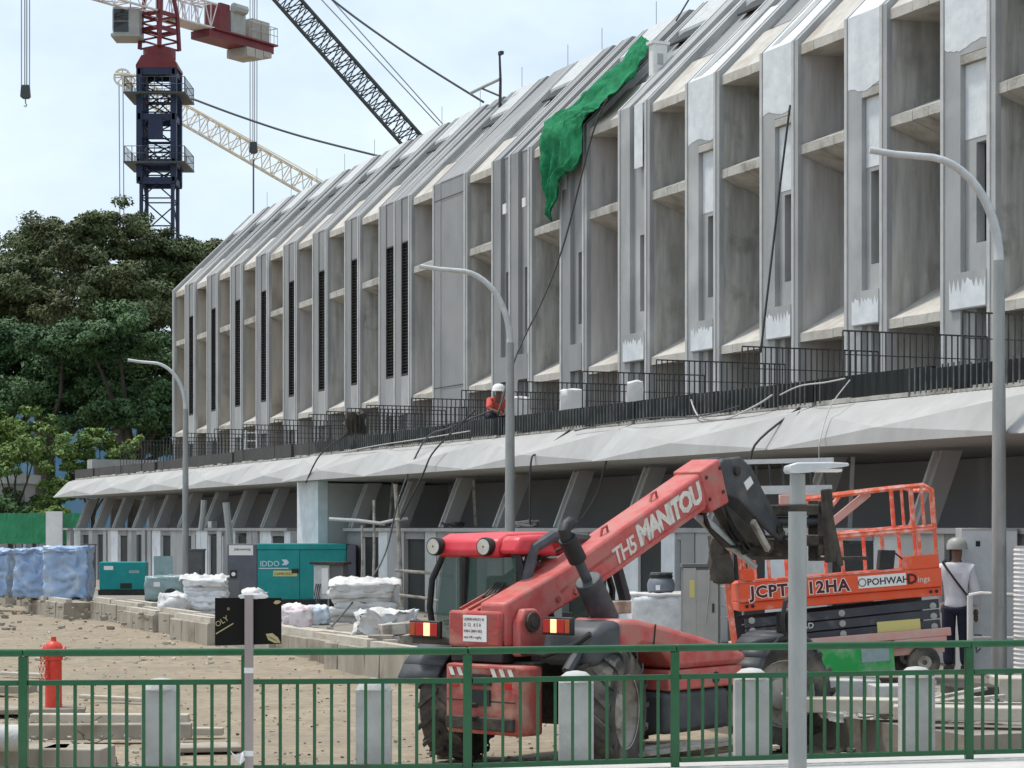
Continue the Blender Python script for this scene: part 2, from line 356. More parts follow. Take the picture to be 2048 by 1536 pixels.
ME['void'] = pod_mesh([(1.95,13.05),(1.95,13.10),(2.3,13.40),(2.3,13.2)], 'roof_opening', MATS['dark_void'], FT+.25, GAP-.25)
ME['pane'] = MB().box(FT+.01, GAP-.01, 1.252, 1.30, 6.45, 11).mesh('window', MATS['glass_dark'])
ME['door'] = MB().box(FT+.01, GAP-.01, 1.0, 1.1, FLOOR, 5.69).mesh('terrace_door', MATS['interior'])
def coat(blk, s0, s1, lo, up, seed):                 # pale primer over the upper part of a pilaster bay, folding back up the slope
    rr = random.Random(seed); n = 14; poly = [(s1, KN+.002), (s0, KN+.002)]
    for i in range(n+1): poly.append((s0+(s1-s0)*i/n, lo + rr.uniform(-.012,.012) + .05*math.sin(i*.45+seed)))
    MB().prism(poly, -.0045, -.0005, 'y').build('primer_coat', MATS['primer'], blk)
    MB().add([(s0,-.0045,KN+.0025),(s1,-.0045,KN+.0025),(s1,up+rr.uniform(-.1,.2),KN+up+.007),(s0,up,KN+up+.007)], [(0,1,2,3)]).build('primer_coat', MATS['primer'], blk)
FARB = thing('terrace_block', 'far grey concrete terrace block with dark louvre slots between sawtooth fins', 'building', P0, ROTB)
NEARB = thing('terrace_block', 'near unfinished terrace block with pale primer patches and green net on its roof', 'building', P0, ROTB)
def wall_piece(blk, s0, s1, near, k):
    m = MATS['paint_pale' if near and k >= 11 else 'paint_grey']
    wb = .10 if near else .03                        # the strip beside the pilaster, hardly set back
    sw = .44 if near else s1 - s0 - .03
    a = s1 - sw - .004; b = s1 - .004; s0 += .002
    z0, z1 = (6.36, 10.0) if not near else (6.8, 8.42)
    mb = MB()
    if a - s0 > .01: mb.box(s0, a, wb, wb+.25, FLOOR, KN+.02)
    mb.box(a+.0005, b, wb, wb+.25, FLOOR if not near else 5.75, z0).box(a+.0005, b, wb, wb+.25, z1, KN+.02)
    mb.build('recess_wall', m, blk)
    rf = MB(); rf.prism([(wb+.24,KN-.1),(wb-.01,KN+.0),(wb-.01,KN+.021),(RW+.2,KN+RW+.13-wb),(RW+.2,KN+RW-.5)], s0, b, 'x'); rf.build('roof_panel', m, blk)
    win = MB().box(a+.001, b, wb+.16, wb+.19, z0+.001, z1-.001).build('window', MATS['glass_dark' if near else 'dark_void'], blk)
    if not near:
        lv = MB()
        for i in range(int((z1-z0)/.085)):
            z = z0+.04+i*.085; lv.add([(a+.02,wb-.02,z),(b-.004,wb-.02,z),(b-.004,wb+.05,z+.05),(a+.02,wb+.05,z+.05)], [(0,1,2,3)])
        fr = MB().box(a, a+.03, wb-.035, wb+.06, z0, z1).box(a+.031, b, wb-.035, wb+.06, z1-.04, z1-.001).box(a+.031, b, wb-.035, wb+.06, z0, z0+.04)
        lo = lv.build('louvre', MATS['louvre'], win); lo['kind'] = 'stuff'
        fr.build('frame', MATS['steel_dark'], win)
        MB().box(a+.0, b, wb-.04, wb-.003, 5.3, z0-.02).build('spandrel', MATS['paint_pale'], blk)
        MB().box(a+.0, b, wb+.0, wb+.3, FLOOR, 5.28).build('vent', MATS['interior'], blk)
    else:
        MB().box(s0+.003, b-.002, -.04, wb-.004, 5.74, 6.34).build('ledge_block', m, blk)
        MB().box(a+.001, b, wb+.18, wb+.2, FLOOR, 5.73).build('vent', MATS['interior'], blk)
        if k >= 11:
            rr = random.Random(k); poly = [(b-.004, 5.76), (s0-.25, 5.76)]; n = 16
            for i in range(n+1): poly.append((s0-.25+(b-s0+.246)*i/n, 6.0+rr.random()*.2 if i % 2 else 6.17+rr.random()*.08))
            MB().prism(poly, -.046, -.0405, 'y').build('primer_coat', MATS['primer'], blk)
            MB().box(s0-.255, s0+.002, -.0405, -.001, 5.74, 6.34).build('ledge_block', m, blk)
            if k >= 12:
                MB().box(s0+.003, b-.002, .0, wb-.004, 9.72, 9.86).build('rough_ledge', MATS['raw_edge'], blk)
                MB().box(s0+.004, b-.003, wb-.0065, wb-.0045, 8.5, 9.71).build('primer_coat', MATS['primer'], blk)
                MB().box(s0+.0, b-.003, -.0, wb-.005, 9.87, KN+.0).build('recess_fill', m, blk)
def fin_at(blk, me, s):
    o = link('pilaster' if me in (ME['finB'], ME['finBp']) else 'fin', me, blk, (s, 0, 0)); link('front_edge', ME['cap'], o)
    if me not in (ME['finB'], ME['finBp']): link('render_band', ME['band'], o)
    return o
for k, s in enumerate(PODS):
    near = k >= 9; blk = NEARB if near else FARB; j = 1 + k % 3
    fin_at(blk, ME['finAw' if k < 5 else ('finA', 'finA1', 'finA2')[(k*7) % 3]], s)
    fb = fin_at(blk, ME['finBp' if k >= 11 else 'finB'], s + GAP)
    link('hood', ME['hood%d'%j], blk, (s,0,0)); link('shelf', ME['shelf%d'%j], blk, (s,0,0)); link('sill', ME['sill%d'%(1+(k+1)%3)], blk, (s,0,0))
    link('roof_panel', ME['roofAB'], blk, (s,0,0)); link('window', ME['pane'], blk, (s,0,0)); link('terrace_door', ME['door'], blk, (s,0,0))
    link('roof_light_hood', ME['lid'], blk, (s,0,0)); link('roof_opening', ME['void'], blk, (s,0,0))
    nx = PODS[k+1] if k+1 < len(PODS) else s + 3.0
    s0 = s + GAP + PW
    if k >= 12: coat(blk, s+GAP+.09, nx-.008, [0,0,9.95,9.98,9.88,10.0][min(k-10,5)], [1.1,1.0,1.6,1.2,1.5,1.4,1.4,1.4][k-10], k)
    if k == 8:                                      # the blank wall where the blocks meet
        mb = MB(); mb.box(s0+.002, nx-.004, .012, .25, FLOOR, KN+.02); mb.build('recess_wall', MATS['paint_grey'], blk)
        MB().prism([(.24,KN-.1),(.002,KN+.0),(.002,KN+.021),(RW+.2,KN+RW+.12),(RW+.2,KN+RW-.5)], s0+.002, nx-.004, 'x').build('roof_panel', MATS['paint_grey'], blk)
        for z in (5.85, 10.75): MB().box(s+GAP+.08, nx-.01, -.004, .001, z, z+.02).build('joint', MATS['steel_dark'], blk)
    elif k in (7, 9):                               # bays with an extra fin between two slots
        e = fs(789 if k == 7 else 1019); fin_at(blk, ME['finB'], e)
        wall_piece(blk, s0, e, near, k); wall_piece(blk, e+PW, nx, near, k)
    else: wall_piece(blk, s0, nx, near, k)
# primer strips on the finished part of the near block
for px, py0, py1 in ((1279, 208, 335), (1127, 350, 380)):
    s = fs(px, 0); MB().box(s-.22, s+.16, -.012, -.001, fz(px,py1), fz(px,py0)).build('primer_coat', MATS['primer'], NEARB)
for px, y0, y1 in ((1013, 408, 428), (1052, 396, 414)):
    s = fs(px, 0); MB().box(s-.1, s+.1, -.06, -.001, fz(px,y1), fz(px,y0)).build('packer', MATS['white'], NEARB)
ME['rod'] = MB().tube([(0, RW+.35, KN+RW-.1), (0, RW+.35, KN+RW+.75)], .009, 5).mesh('lightning_rod', MATS['rope_thin'])
SEND = PODS[-1] + 3.0; SMID = PODS[9] - .02; SNB = PODS[8] + GAP + FT + .02
# block bodies behind the fins: ends, ridge, roof
for blk, a, b in ((FARB, .005, SMID-.005), (NEARB, SMID+.005, SEND)):
    MB().prism([(1.32,0),(1.32,KN-.3),(RW+.44,KN+RW-.72),(RW+.44,KN+RW-.02),(12,KN+RW-.02),(12,0)], a, b, 'x').build('body', MATS['paint_grey'], blk)
    rr = random.Random(5); s = a + 1
    while s < b - .5: link('lightning_rod', ME['rod'], blk, (s,0,0)); s += 3.0
# ---------------------------------------------------------------- canopies and terraces
WJB, WJT, ZB, ZT = -4.1, -3.45, 3.36, 4.0
def canopy(blk, s0, s1, dw=0.0, flat=False, k=0):
    g = .06; a, b = s0+g, s1-g; mid = a + (b-a)*.45
    T0, T1 = (a, WJT+dw, ZT+.02), (b, WJT+dw, ZT+.02)
    JT0, JT1 = (a, WJT-.24+dw, ZT-.05), (b, WJT-.20+dw, ZT-.05)
    JB0, JB1 = (a, WJB-.16+dw, ZB), (b, WJB+.08+dw, ZB+.02)
    Mb = (mid, WJB-.05+dw, ZB+.005); M_ = (mid, WJB-.02+dw, ZB+.225)
    o = MB().add([T0, JT0, M_, JT1, T1], [(0,1,2),(0,2,4),(4,2,3)]).add([T0, T1, (b,WJT+.5+dw,ZT+.06), (a,WJT+.5+dw,ZT+.06)], [(0,1,2,3)]).build('canopy', MATS['canopy'], blk)
    MB().add([JT0, JB0, Mb, M_], [(0,1,3),(1,2,3)]).build('facet', MATS['canopy_side'], o)
    MB().add([JT1, M_, Mb, JB1], [(0,1,3),(1,2,3)]).build('facet', MATS['canopy_side'], o)
    MB().add([JB0,(a,-.3,ZB-.06),(b,-.3,ZB-.06),JB1,Mb], [(0,1,2,3,4)]).build('soffit', MATS['soffit'], o)
    MB().add([JT0,T0,(a,WJT+.5+dw,ZT+.06),(a,-.3,ZT+.06),(a,-.3,ZB-.06),JB0], [(0,1,2,3,4,5)]).add([JT1,T1,(b,WJT+.5+dw,ZT+.06),(b,-.3,ZT+.06),(b,-.3,ZB-.06),JB1], [(5,4,3,2,1,0)]).build('cheek', MATS['canopy'], o)
    rr = random.Random(k)
    # upstand: rough concrete band, black membrane above it
    rb = MB(); n = 12
    for i in range(n):
        x0, x1 = a+(b-a)*i/n, a+(b-a)*(i+1)/n-.01; rb.box(x0, x1, WJT+.02+dw+rr.uniform(-.03,.03), WJT+.3+dw, ZT+.03, ZT+.085+rr.uniform(-.02,.02))
    rb.build('rubble_edge', MATS['raw_edge'], blk)
    pm = MB()
    for i in range(2):
        x0, x1 = a+(b-a)*i/2, a+(b-a)*(i+1)/2-.015; dz = rr.uniform(-.03,.04); ww = WJT+.07+dw+rr.uniform(-.05,.05)
        pm.box(x0, x1, ww, ww+.12, ZT+.09, ZT+.40+dz)
    pm.build('parapet', MATS['membrane' if not flat else 'membrane_brown'], blk)
    if not flat:
        pb = MB(); n = int((b-a)/.13)
        for i in range(n):
            x = a+.05+i*.13
            if noise.noise(Vector((x*.35, k, 0))) > -.15: pb.box(x-.008, x+.008, WJT-.03+dw, WJT-.012+dw, ZT+.06, ZT+.42+rr.uniform(-.02,.02))
        pb.build('parapet_bars', MATS['bars'], blk)['kind'] = 'stuff'
    MB().box(a, b, WJT+.52+dw, 0, ZT+.0, ZT+.05).build('terrace_floor', MATS['platform'], blk)
def railing(blk, s, w0=-3.3, w1=-.7, z1=5.16):
    mb = MB(); z0 = FLOOR + .06
    mb.box(s-.014, s+.014, w0, w1, z1-.03, z1-.008).box(s-.01, s+.01, w0, w1, z1-.38, z1-.366)
    n = int((w1-w0)/.105)
    for i in range(n+1):
        w_ = w0 + (w1-w0)*i/n; mb.box(s-.009, s+.009, w_-.009, w_+.009, z0, z1-.03)
    o = mb.build('railing', MATS['steel_dark'], blk); return o
farj = [fs(107, WJB)] + [fs(1e6/i + PXV, WJB) for i in (985.6, 913, 839.6, 766.9)]
farj.append(farj[-1] + 6.0 - .9)
nearj = [fs(1e6/i + PXV, WJB) for i in (706, 634, 561.5, 489.5, 417, 344.6)]; nearj.append(nearj[-1] + 6.0)
for i in range(len(farj)-1): canopy(FARB, farj[i], farj[i+1], .12, True, i)
for i in range(len(nearj)-1): canopy(NEARB, nearj[i], nearj[i+1], -.12, False, i+20)
for i in range(9): railing(FARB, farj[1] + 1.2 + i*3.0)
rs = nearj[0] + .7
for i in range(14): railing(NEARB, rs + i*3.0 - .3)
# ---------------------------------------------------------------- ground floor: leaning buttress walls, dark porches, yard walls
WY = -3.3
def yard(blk, s0, s1, k0, porch=True):
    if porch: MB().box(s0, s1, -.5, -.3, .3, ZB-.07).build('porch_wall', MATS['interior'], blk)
    s = s0; k = k0
    while s < s1 - 1:
        rr = random.Random(k); e = min(s + 3.0, s1)
        if porch:
            mb = MB(); mb.prism([(WY+.02,2.21),(WY+.36,2.21),(WY+.80,ZB-.06),(WY+.46,ZB-.06)], s+.3, s+.42, 'x'); mb.build('buttress', MATS['soffit' if rr.random() < .5 else 'paint_pale'], blk)
            MB().bar((s+.29,WY+.0,2.21),(s+.29,WY+.43,ZB-.07),.05,.06).build('lit_edge_strip', MATS['galv_light'], blk)  # added pale strip: the buttress's lit front edge put into colour
        m = MATS['paint_grey'] if rr.random() < .6 else MATS['paint_pale']
        wm = MB()
        a = s+.004
        segs = [(0,.75,0),(.75,1.75,1),(1.75,2.25,0),(2.25,2.5,1),(2.5,2.98,0)] if rr.random() < .5 else [(0,1.1,0),(1.1,2.3,1),(2.3,2.98,0)]
        for u, v, op in segs:
            if a+u >= s1: break
            v = min(v, s1-a)
            if not op: MB().box(a+u, a+v-.003, WY+rr.uniform(-.06,.05), WY+.35, .33, 2.119-rr.random()*.002).build('yard_pier', MATS[rr.choice(('paint_pale','paint_pale','galv_light','primer','paint_grey','canopy'))], blk)
            else:
                wm.box(a+u, a+v-.003, WY+.02, WY+.30, 1.98+rr.uniform(-.05,.08), 2.12)
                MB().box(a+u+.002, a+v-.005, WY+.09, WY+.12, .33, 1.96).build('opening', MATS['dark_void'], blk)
                if rr.random() < .25: MB().box(a+u+.06, a+u+.12, WY+.02, WY+.08, .33, 1.96).build('door_frame', MATS['white'], blk)
        wm.build('yard_wall', m, blk)
        MB().box(s+.002, e-.006, WY-.07, WY+.42, 2.122, 2.2).build('coping', MATS['paint_pale' if rr.random() < .6 else 'canopy'], blk)
        s += 3.0; k += 1
yard(FARB, fs(150, WY), SMID-4.2, 50)
s = fs(699, WY)
yard(NEARB, s - .3 , SEND, 80)
yard(FARB, fs(150, WY) - 13.0, fs(150, WY) - 1.0, 10, porch=False)
# white end wall between the canopies
a, b = fs(598, -3.9), fs(640, -3.9)
MB().box(a, b, -3.95, -3.7, .35, ZB-.01).build('end_wall', MATS['primer'], NEARB)
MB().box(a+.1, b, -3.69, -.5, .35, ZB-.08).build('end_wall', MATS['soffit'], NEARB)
# far left stub of the terrace beyond the first fin
MB().box(farj[0]+2.6, -.3, -3.2, -.5, ZT+.07, ZT+.75).build('plinth', MATS['paint_pale'], FARB)

# ================================================================ the raised plot in front of the terrace
pl = MB(); pl.box(fs(150, WY)-30, SEND+6, -9.0, 1.2, -.5, .32)
o = pl.build('plot', MATS['platform']); o.location = P0; o.rotation_euler = (0,0,ROTB); struct(o)
KERB = thing('kerb_wall', 'long stepped concrete kerb wall edging the raised plot behind the sand', 'kerb', P0, ROTB)
rr = random.Random(11); s = -18.0
while s < SEND:
    ln = rr.choice((2.2, 2.8, 1.9)); z = .36 + rr.uniform(-.04,.05); ww = -9.35 + rr.choice((-.35, 0, .3, .12))
    n = 3
    for i in range(n):
        x0, x1 = s+ln*i/n+.01, s+ln*(i+1)/n-.012
        MB().prism([(ww+rr.uniform(-.02,.02),-.3),(ww+rr.uniform(-.01,.02),z-.02),(ww+.03,z),(-8.98,z),(-8.98,-.3)], x0, x1, 'x').build('kerb_block', MATS['kerb'], KERB)
    MB().box(s+.06, s+ln-.09, ww+.08, ww+.24, z+.002, z+.10+rr.uniform(-.02,.03)).build('coping_stone', MATS['kerb_top'], KERB)
    if rr.random() < .7: MB().box(s+.06, s+ln*.9, ww+.45, ww+.62, z+.002, z+.09).build('coping_stone', MATS['kerb_top'], KERB)
    s += ln
# ================================================================ background: trees
def leaf_mesh(name, lobes, m, n, size, seed, flat=.0):
    rr = random.Random(seed); vs = []; fc = []
    tot = sum(l[3]*l[4] for l in lobes)
    for (x, y, z, rx, rz) in lobes:
        k = int(n * rx*rz / tot); nc = max(10, int(16*rx)); cl_ = []
        def rdir():
            while True:
                d = Vector((rr.uniform(-1,1), rr.uniform(-1,1), rr.uniform(-1,1)))
                if .05 < d.length < 1: return d.normalized()
        for _ in range(nc):                         # twig clumps: leaves gather in them and leave gaps between
            d = rdir(); d.z = d.z if d.z > -.4 else d.z*.4; r = rr.uniform(.45, 1.08)
            cl_.append((Vector((x + d.x*rx*r, y + d.y*rx*r, z + d.z*rz*r)), rx*rr.uniform(.16, .34), d))
        for _ in range(k):
            cc, cr, d0 = rr.choice(cl_); d = rdir(); r = rr.random() ** .5
            c = cc + Vector((d.x*cr*1.25, d.y*cr*1.25, d.z*cr*.7))*r
            d = (d + d0*.6).normalized()
            nrm = (d*.7 + Vector((rr.uniform(-1,1), rr.uniform(-1,1), rr.uniform(-.2,1.2)))).normalized()
            t = nrm.orthogonal().normalized(); t.rotate(Matrix.Rotation(rr.uniform(0, 6.28), 3, nrm)); b = nrm.cross(t)
            s = size * rr.uniform(.6, 1.3); l = s*rr.uniform(.5,.8)
            i = len(vs)
            vs += [c - t*s, c - b*l*.7 + t*s*.1, c + t*s, c + b*l*.7 - t*s*.1]; fc.append((i, i+1, i+2, i+3))
    mb = MB(); mb.add(vs, fc); return mb.mesh(name, m)
def tree(label, base, h_trunk, lobes, leaf, n, size, seed, group, r=.3, cat='tree', name='tree'):
    t = thing(name, label, cat, base, 0, group); rr = random.Random(seed); mb = MB()
    top = Vector((0, 0, h_trunk)); mb.tube([(0,0,-.3),(rr.uniform(-.1,.1),rr.uniform(-.1,.1),h_trunk*.5), top], [r*1.25, r, r*.8], 8)
    for l in lobes:
        c = Vector(l[:3]); m = top.lerp(c, .5) + Vector((rr.uniform(-.4,.4), rr.uniform(-.4,.4), -abs(l[3])*.1))
        mb.tube([top - Vector((0,0,rr.uniform(0,h_trunk*.2))), m, c], [r*.6, r*.35, r*.1], 6)
    mb.build('trunk', MATS['bark'], t, smooth=True)
    o = bpy.data.objects.new('crown', leaf_mesh('crown', lobes, MATS[leaf], n, size, seed)); COL.objects.link(o); o.parent = t
    return t
def lobes_px(pts, base, Y):                        # (px, py, radius m, flatten) -> lobes in the tree's own frame, spread in depth
    out = []; rr = random.Random(int(pts[0][0]*7+Y))
    for px, py, rad, fl in pts:
        p = at(px, py, Y) - base; out.append((p.x, rr.uniform(-2.2, 2.2), p.z, rad, rad*fl))
    return out
GT = 'tall trees behind the far end of the terrace'
TR = [
 ('tall olive tree with a rounded crown, leftmost at the edge of the picture', -20, 112, [(-10,520,2.6,.9),(-45,600,3.0,.9),(20,600,2.6,.9),(-20,680,2.8,.8)], 'leaf_olive', 8000),
 ('tall olive tree with a double crown left of the tower crane', 80, 108, [(60,500,2.0,.9),(95,480,1.7,.9),(110,560,2.3,.9),(45,580,2.2,.9),(80,650,2.8,.8),(20,650,2.0,.8)], 'leaf_olive', 11000),
 ('tallest olive tree, its crown reaching up the crane mast', 235, 105, [(215,455,1.6,.9),(255,480,1.9,.9),(185,510,1.8,.9),(300,520,2.0,.9),(230,560,2.4,.9),(180,610,2.2,.9),(280,620,2.6,.9),(230,680,2.8,.8)], 'leaf_olive', 15000),
 ('tall olive tree half hidden behind the first concrete fin', 365, 109, [(350,510,1.6,.9),(400,520,1.5,.9),(330,580,2.2,.9),(385,600,2.2,.9),(345,690,2.6,.8),(410,560,1.5,.9)], 'leaf_olive', 11000),
 ('spreading dark green tree with flat layered crown at the left edge', 15, 97, [(-10,690,2.4,.5),(40,720,2.6,.5),(90,760,2.3,.45),(-20,790,2.2,.5),(60,810,2.0,.4)], 'leaf_dark', 11000),
 ('spreading dark green tree with forked trunk in front of the blue sheet', 95, 94, [(130,690,2.0,.45),(180,740,2.6,.45),(100,790,2.2,.4),(240,780,2.4,.45),(150,840,1.6,.4)], 'leaf_dark', 12000),
 ('spreading dark green tree close to the end of the terrace', 270, 92, [(250,680,2.3,.5),(310,710,2.0,.5),(300,780,2.2,.5),(330,830,1.9,.6),(265,840,1.7,.45),(320,890,1.4,.6),(200,700,1.8,.5)], 'leaf_dark', 13000)]
for lab, bx, Y, pts, leaf, n in TR:
    base = at(bx, HY + EYE*F/Y, Y); base.z = 0
    top = min(p[1] for p in pts); low = max(p[1] for p in pts)
    tree(lab, base, at(0, low+10, Y).z - .5, lobes_px(pts, base, Y), leaf, int(n*4.6), .11, int(bx)+50, GT, .32)
GS = 'light green young trees in front of the tall ones'
for lab, bx, Y, pts, n in [
 ('light green bushy tree at the left edge above the hoarding', 30, 88, [(10,850,1.1,.9),(55,870,1.0,.9),(25,900,1.1,.9),(75,905,.8,.9),(0,940,.9,.8),(-10,880,1,.9)], 6500),
 ('light green young tree over the far end of the canopy', 185, 87, [(165,905,.8,.8),(205,895,.9,.7),(240,905,.7,.7),(140,930,.7,.8),(190,945,1.0,.8),(240,960,.9,.7),(265,890,.5,.7)], 7000),
 ('yellow green low tree between grey hut and canopy', 105, 86, [(95,960,.7,.8),(130,985,.8,.7),(75,1000,.8,.8),(110,1020,.7,.7)], 5000),
 ('dark low shrub beside the grey hut above the green hoarding', 20, 89, [(15,1005,.9,.6),(55,1015,.8,.6),(-15,1010,.8,.6)], 4500)]:
    base = at(bx, HY + EYE*F/Y, Y); base.z = 0
    tree(lab, base, at(0, 1000, Y).z - .4, lobes_px([(a,b,c*1.15,d) for a,b,c,d in pts], base, Y), 'leaf_bright' if 'dark' not in lab else 'leaf_dark', int(n*1.6), .105, int(bx)+9, GS, .1)
# blue sheeted building glimpsed between the trunks and a grey hut
t = thing('sheeted_building', 'building wrapped in light blue sheeting glimpsed between tree trunks', 'building', (at(190,900,118).x, 118, 0))
for i in range(7):
    MB().prism([(-6+i*1.9,0),(-4.13+i*1.9,0),(-4.13+i*1.9,1),(-6+i*1.9,1)], 0, 9.1 - .3*(i % 2), 'z').build('blue_panel', MATS['blue_sheet'], t)
MB().box(-6.2, 7.6, .2, .8, 9.2, 9.5).build('roof_edge', MATS['galv'], t)
t = thing('hut', 'small grey hut with flat roof at left edge behind shrubs', 'building', (at(15,980,91).x, 91, 0))
MB().box(-1.5, .75, 0, 2, 0, 4.1).build('wall', MATS['box_grey'], t); MB().box(-1.7, .95, -.2, 2.2, 4.1, 4.5).build('roof', MATS['galv_light'], t); MB().box(-.8, .1, -.03, -.001, 2.6, 3.5).build('window', MATS['glass_dark'], t)
# green hoarding
t = thing('hoarding', 'long green sheeted hoarding behind the yard walls at far left', 'fence', (at(60,1040,83).x, 83, 0), R(-8))
for i in range(9):
    def fn(u, v, i=i): return (-2.6 + i*.55 + u*.5495, .05*noise.noise(Vector((i*.9+u*1.6, v*2.2+u, 3))) + .02*noise.noise(Vector((i*3+u*5, v*7, 1))), 1.6 + v*1.2 - .03*math.sin(u*3.1))
    MB().grid(fn, 10, 12).build('sheet', MATS['hoard_green'], t, thick=.01)
MB().box(-2.6, 2.4, .06, .1, 2.70, 2.76).build('rail', MATS['galv'], t)
for i in range(6): MB().box(-2.6+i*.95, -2.54+i*.95, .05, .11, 0, 2.8).build('post', MATS['galv'], t)
t = tag(MB().box(-.27, .27, 0, .1, 0, 2.75).build('upright_board', MATS['white'], None, loc=(at(108,1060,70).x, 70, 0)), 'tall white board standing against the green hoarding', 'board')

# ================================================================ cranes
def lattice(mb, p, q, w, h, nb, r, rb, up=(0,0,1)):
    p, q = Vector(p), Vector(q); d = (q-p).normalized(); x = d.cross(Vector(up))
    if x.length < .01: x = Vector((1,0,0))
    x.normalize(); y = x.cross(d).normalized()
    cs = [x*w/2+y*h/2, -x*w/2+y*h/2, -x*w/2-y*h/2, x*w/2-y*h/2]
    for c in cs: mb.tube([p+c, q+c], r, 5)
    for i in range(nb):
        a, b = p.lerp(q, i/nb), p.lerp(q, (i+1)/nb)
        for k in range(4):
            c0, c1 = cs[k], cs[(k+1) % 4]
            if i % 2: c0, c1 = c1, c0
            mb.tube([a+c0, b+c1], rb, 4, cap=False); mb.tube([a+cs[k], a+cs[(k+1)%4]], rb, 4, cap=False)
CY = 150.0; cb = at(319, HY, CY); cb.z = 0
TC = thing('tower_crane', 'tower crane with blue lattice mast, dark red slewing ring and white counter jib', 'crane', cb, R(55.6))
MZ = lambda py: EYE + (HY - py)*CY/F
inv = Matrix.Rotation(-R(55.6), 4, 'Z')
def cl(px, py, Y=CY): return inv @ (at(px, py, Y) - cb)
Rm = inv                                            # mast is square to the camera
m = MB(); m.M = Rm; lattice(m, (0,0,0), (0,0,MZ(180)), 2.2, 2.2, 17, .15, .05); m.build('mast', MATS['crane_blue'], TC)
m = MB(); m.M = Rm
for sx in (-1, 1):
    for sy in (-1, 1): m.box(sx*1.2-.2, sx*1.2+.2, sy*1.2-.2, sy*1.2+.2, MZ(368), MZ(145))
for z in (MZ(150), MZ(240), MZ(330), MZ(366)): 
    for sy in (-1.2, 1.2): m.box(-1.4, 1.4, sy-.1, sy+.1, z-.22, z+.22); m.box(sy-.1, sy+.1, -1.4, 1.4, z-.22, z+.22)
lattice(m, (0,0,MZ(362)), (0,0,MZ(150)), 1.9, 1.9, 8, .04, .05)
m.build('climbing_frame', MATS['crane_blue'], TC)
m = MB(); m.M = Rm; m.box(-.55,.45,-1.5,-1.2,MZ(285),MZ(243)); m.build('hydraulic_tank', MATS['crane_blue'], TC)
for py in (195, 332):
    m = MB(); m.M = Rm; z = MZ(py); m.box(-2.15, 2.15, -2.1, -1.5, z-.12, z).box(-2.15, 2.15, 1.5, 2.1, z-.12, z).box(-2.15,-1.5,-1.5,1.5,z-.12,z).box(1.5,2.15,-1.5,1.5,z-.12,z)
    pf = m.build('platform', MATS['crane_dark'], TC)
    m = MB(); m.M = Rm
    for i in range(9):
        x = -2.1+i*.525
        for y in (-2.08, 2.08): m.tube([(x,y,z),(x,y,z+1.05)], .025, 4); m.tube([(y,x,z),(y,x,z+1.05)], .025, 4)
    for zz in (.55, 1.05):
        for y in (-2.08, 2.08): m.tube([(-2.1,y,z+zz),(2.1,y,z+zz)], .025, 4); m.tube([(y,-2.1,z+zz),(y,2.1,z+zz)], .025, 4)
    m.build('handrail', MATS['crane_dark'], pf)
m = MB(); m.M = Rm; z0, z1 = MZ(143), MZ(118)
m.prism([(-1.45,z0),(1.45,z0),(1.45,z0+.2),(1.05,z1),(-1.05,z1),(-1.45,z0+.2)], -1.3, 1.3, 'y'); m.lathe([(1.15,z1),(1.15,MZ(100)),(1.0,MZ(100)),(1.0,MZ(98))], n=20); m.build('slewing_ring', MATS['crane_red'], TC)
m = MB(); z0, z1 = MZ(100), MZ(-60)
for sx in (-1,1):
    for sy in (-1,1): m.tube([(sx*1.0, sy*.95, z0), (sx*.85, sy*.9, MZ(30)), (sx*.3, sy*.5, z1)], .16, 6)
for i in range(4):
    a, b = z0+(MZ(30)-z0)*i/4, z0+(MZ(30)-z0)*(i+1)/4
    for sy in (-1,1): m.tube([(-.95,sy*.93,a),(.95,sy*.93,b)], .07, 4); m.tube([(sy*.95,-.93,a),(sy*.95,.93,b)], .07, 4)
for z in (MZ(62), MZ(32)): m.box(-1,1,-.95,-.85,z-.15,z+.15).box(-1,1,.85,.95,z-.15,z+.15).box(-1,-.9,-.95,.95,z-.15,z+.15).box(.9,1,-.95,.95,z-.15,z+.15)
m.build('tower_head', MATS['crane_red'], TC)
zj = MZ(33)
m = MB(); lattice(m, (.6,0,zj+.9), (7.2,0,zj+.9), 1.5, 1.8, 7, .09, .055); m.box(.6,7.2,-.7,.7,zj-.12,zj-.02); m.build('counter_jib', MATS['crane_white'], TC)
m = MB(); m.box(5.8, 15.6, -.9, .9, zj-.7, zj-.15); m.box(6.4,15.9,-1.15,1.15,zj-.14,zj-.02); m.build('counter_jib_deck', MATS['crane_red'], TC)
m = MB(); m.box(7.6,9.0,-.8,.8,zj,zj+2.0); m.build('winch_house', MATS['crane_red'], TC)
m = MB(); m.box(9.2,11.4,-.8,.8,zj,zj+1.7); m.tube([(9.4,-.9,zj+1.9),(11.2,-.9,zj+1.9)],.35,8); m.build('motor_cabinet', MATS['crane_grey'], TC)
for x in (12.2, 13.6): MB().box(x, x+1.25, -.95, .95, zj, zj+1.5).build('counterweight', MATS['weights'], TC)
for x in (11.3, 12.6, 13.9): MB().box(x, x+1.2, -1.0, 1.0, zj-1.35+(.25 if x > 13 else 0), zj-.71).build('counterweight', MATS['weights'], TC)
m = MB()
for i in range(9):
    for y in (-1.12, 1.12): m.tube([(11.5+i*.54, y, zj), (11.5+i*.54, y, zj+1.2)], .03, 4)
for y in (-1.12, 1.12): m.tube([(11.5,y,zj+1.2),(15.8,y,zj+1.2)], .03, 4); m.tube([(11.5,y,zj+.6),(15.8,y,zj+.6)], .03, 4)
m.tube([(15.8,-1.12,zj+1.2),(15.8,1.12,zj+1.2)],.04,4); m.build('handrail', MATS['crane_grey'], TC)
m = MB(); lattice(m, (-.6,0,zj+1.0), (-40,0,zj+1.0), 1.5, 1.7, 26, .09, .05); m.build('jib', MATS['crane_white'], TC)
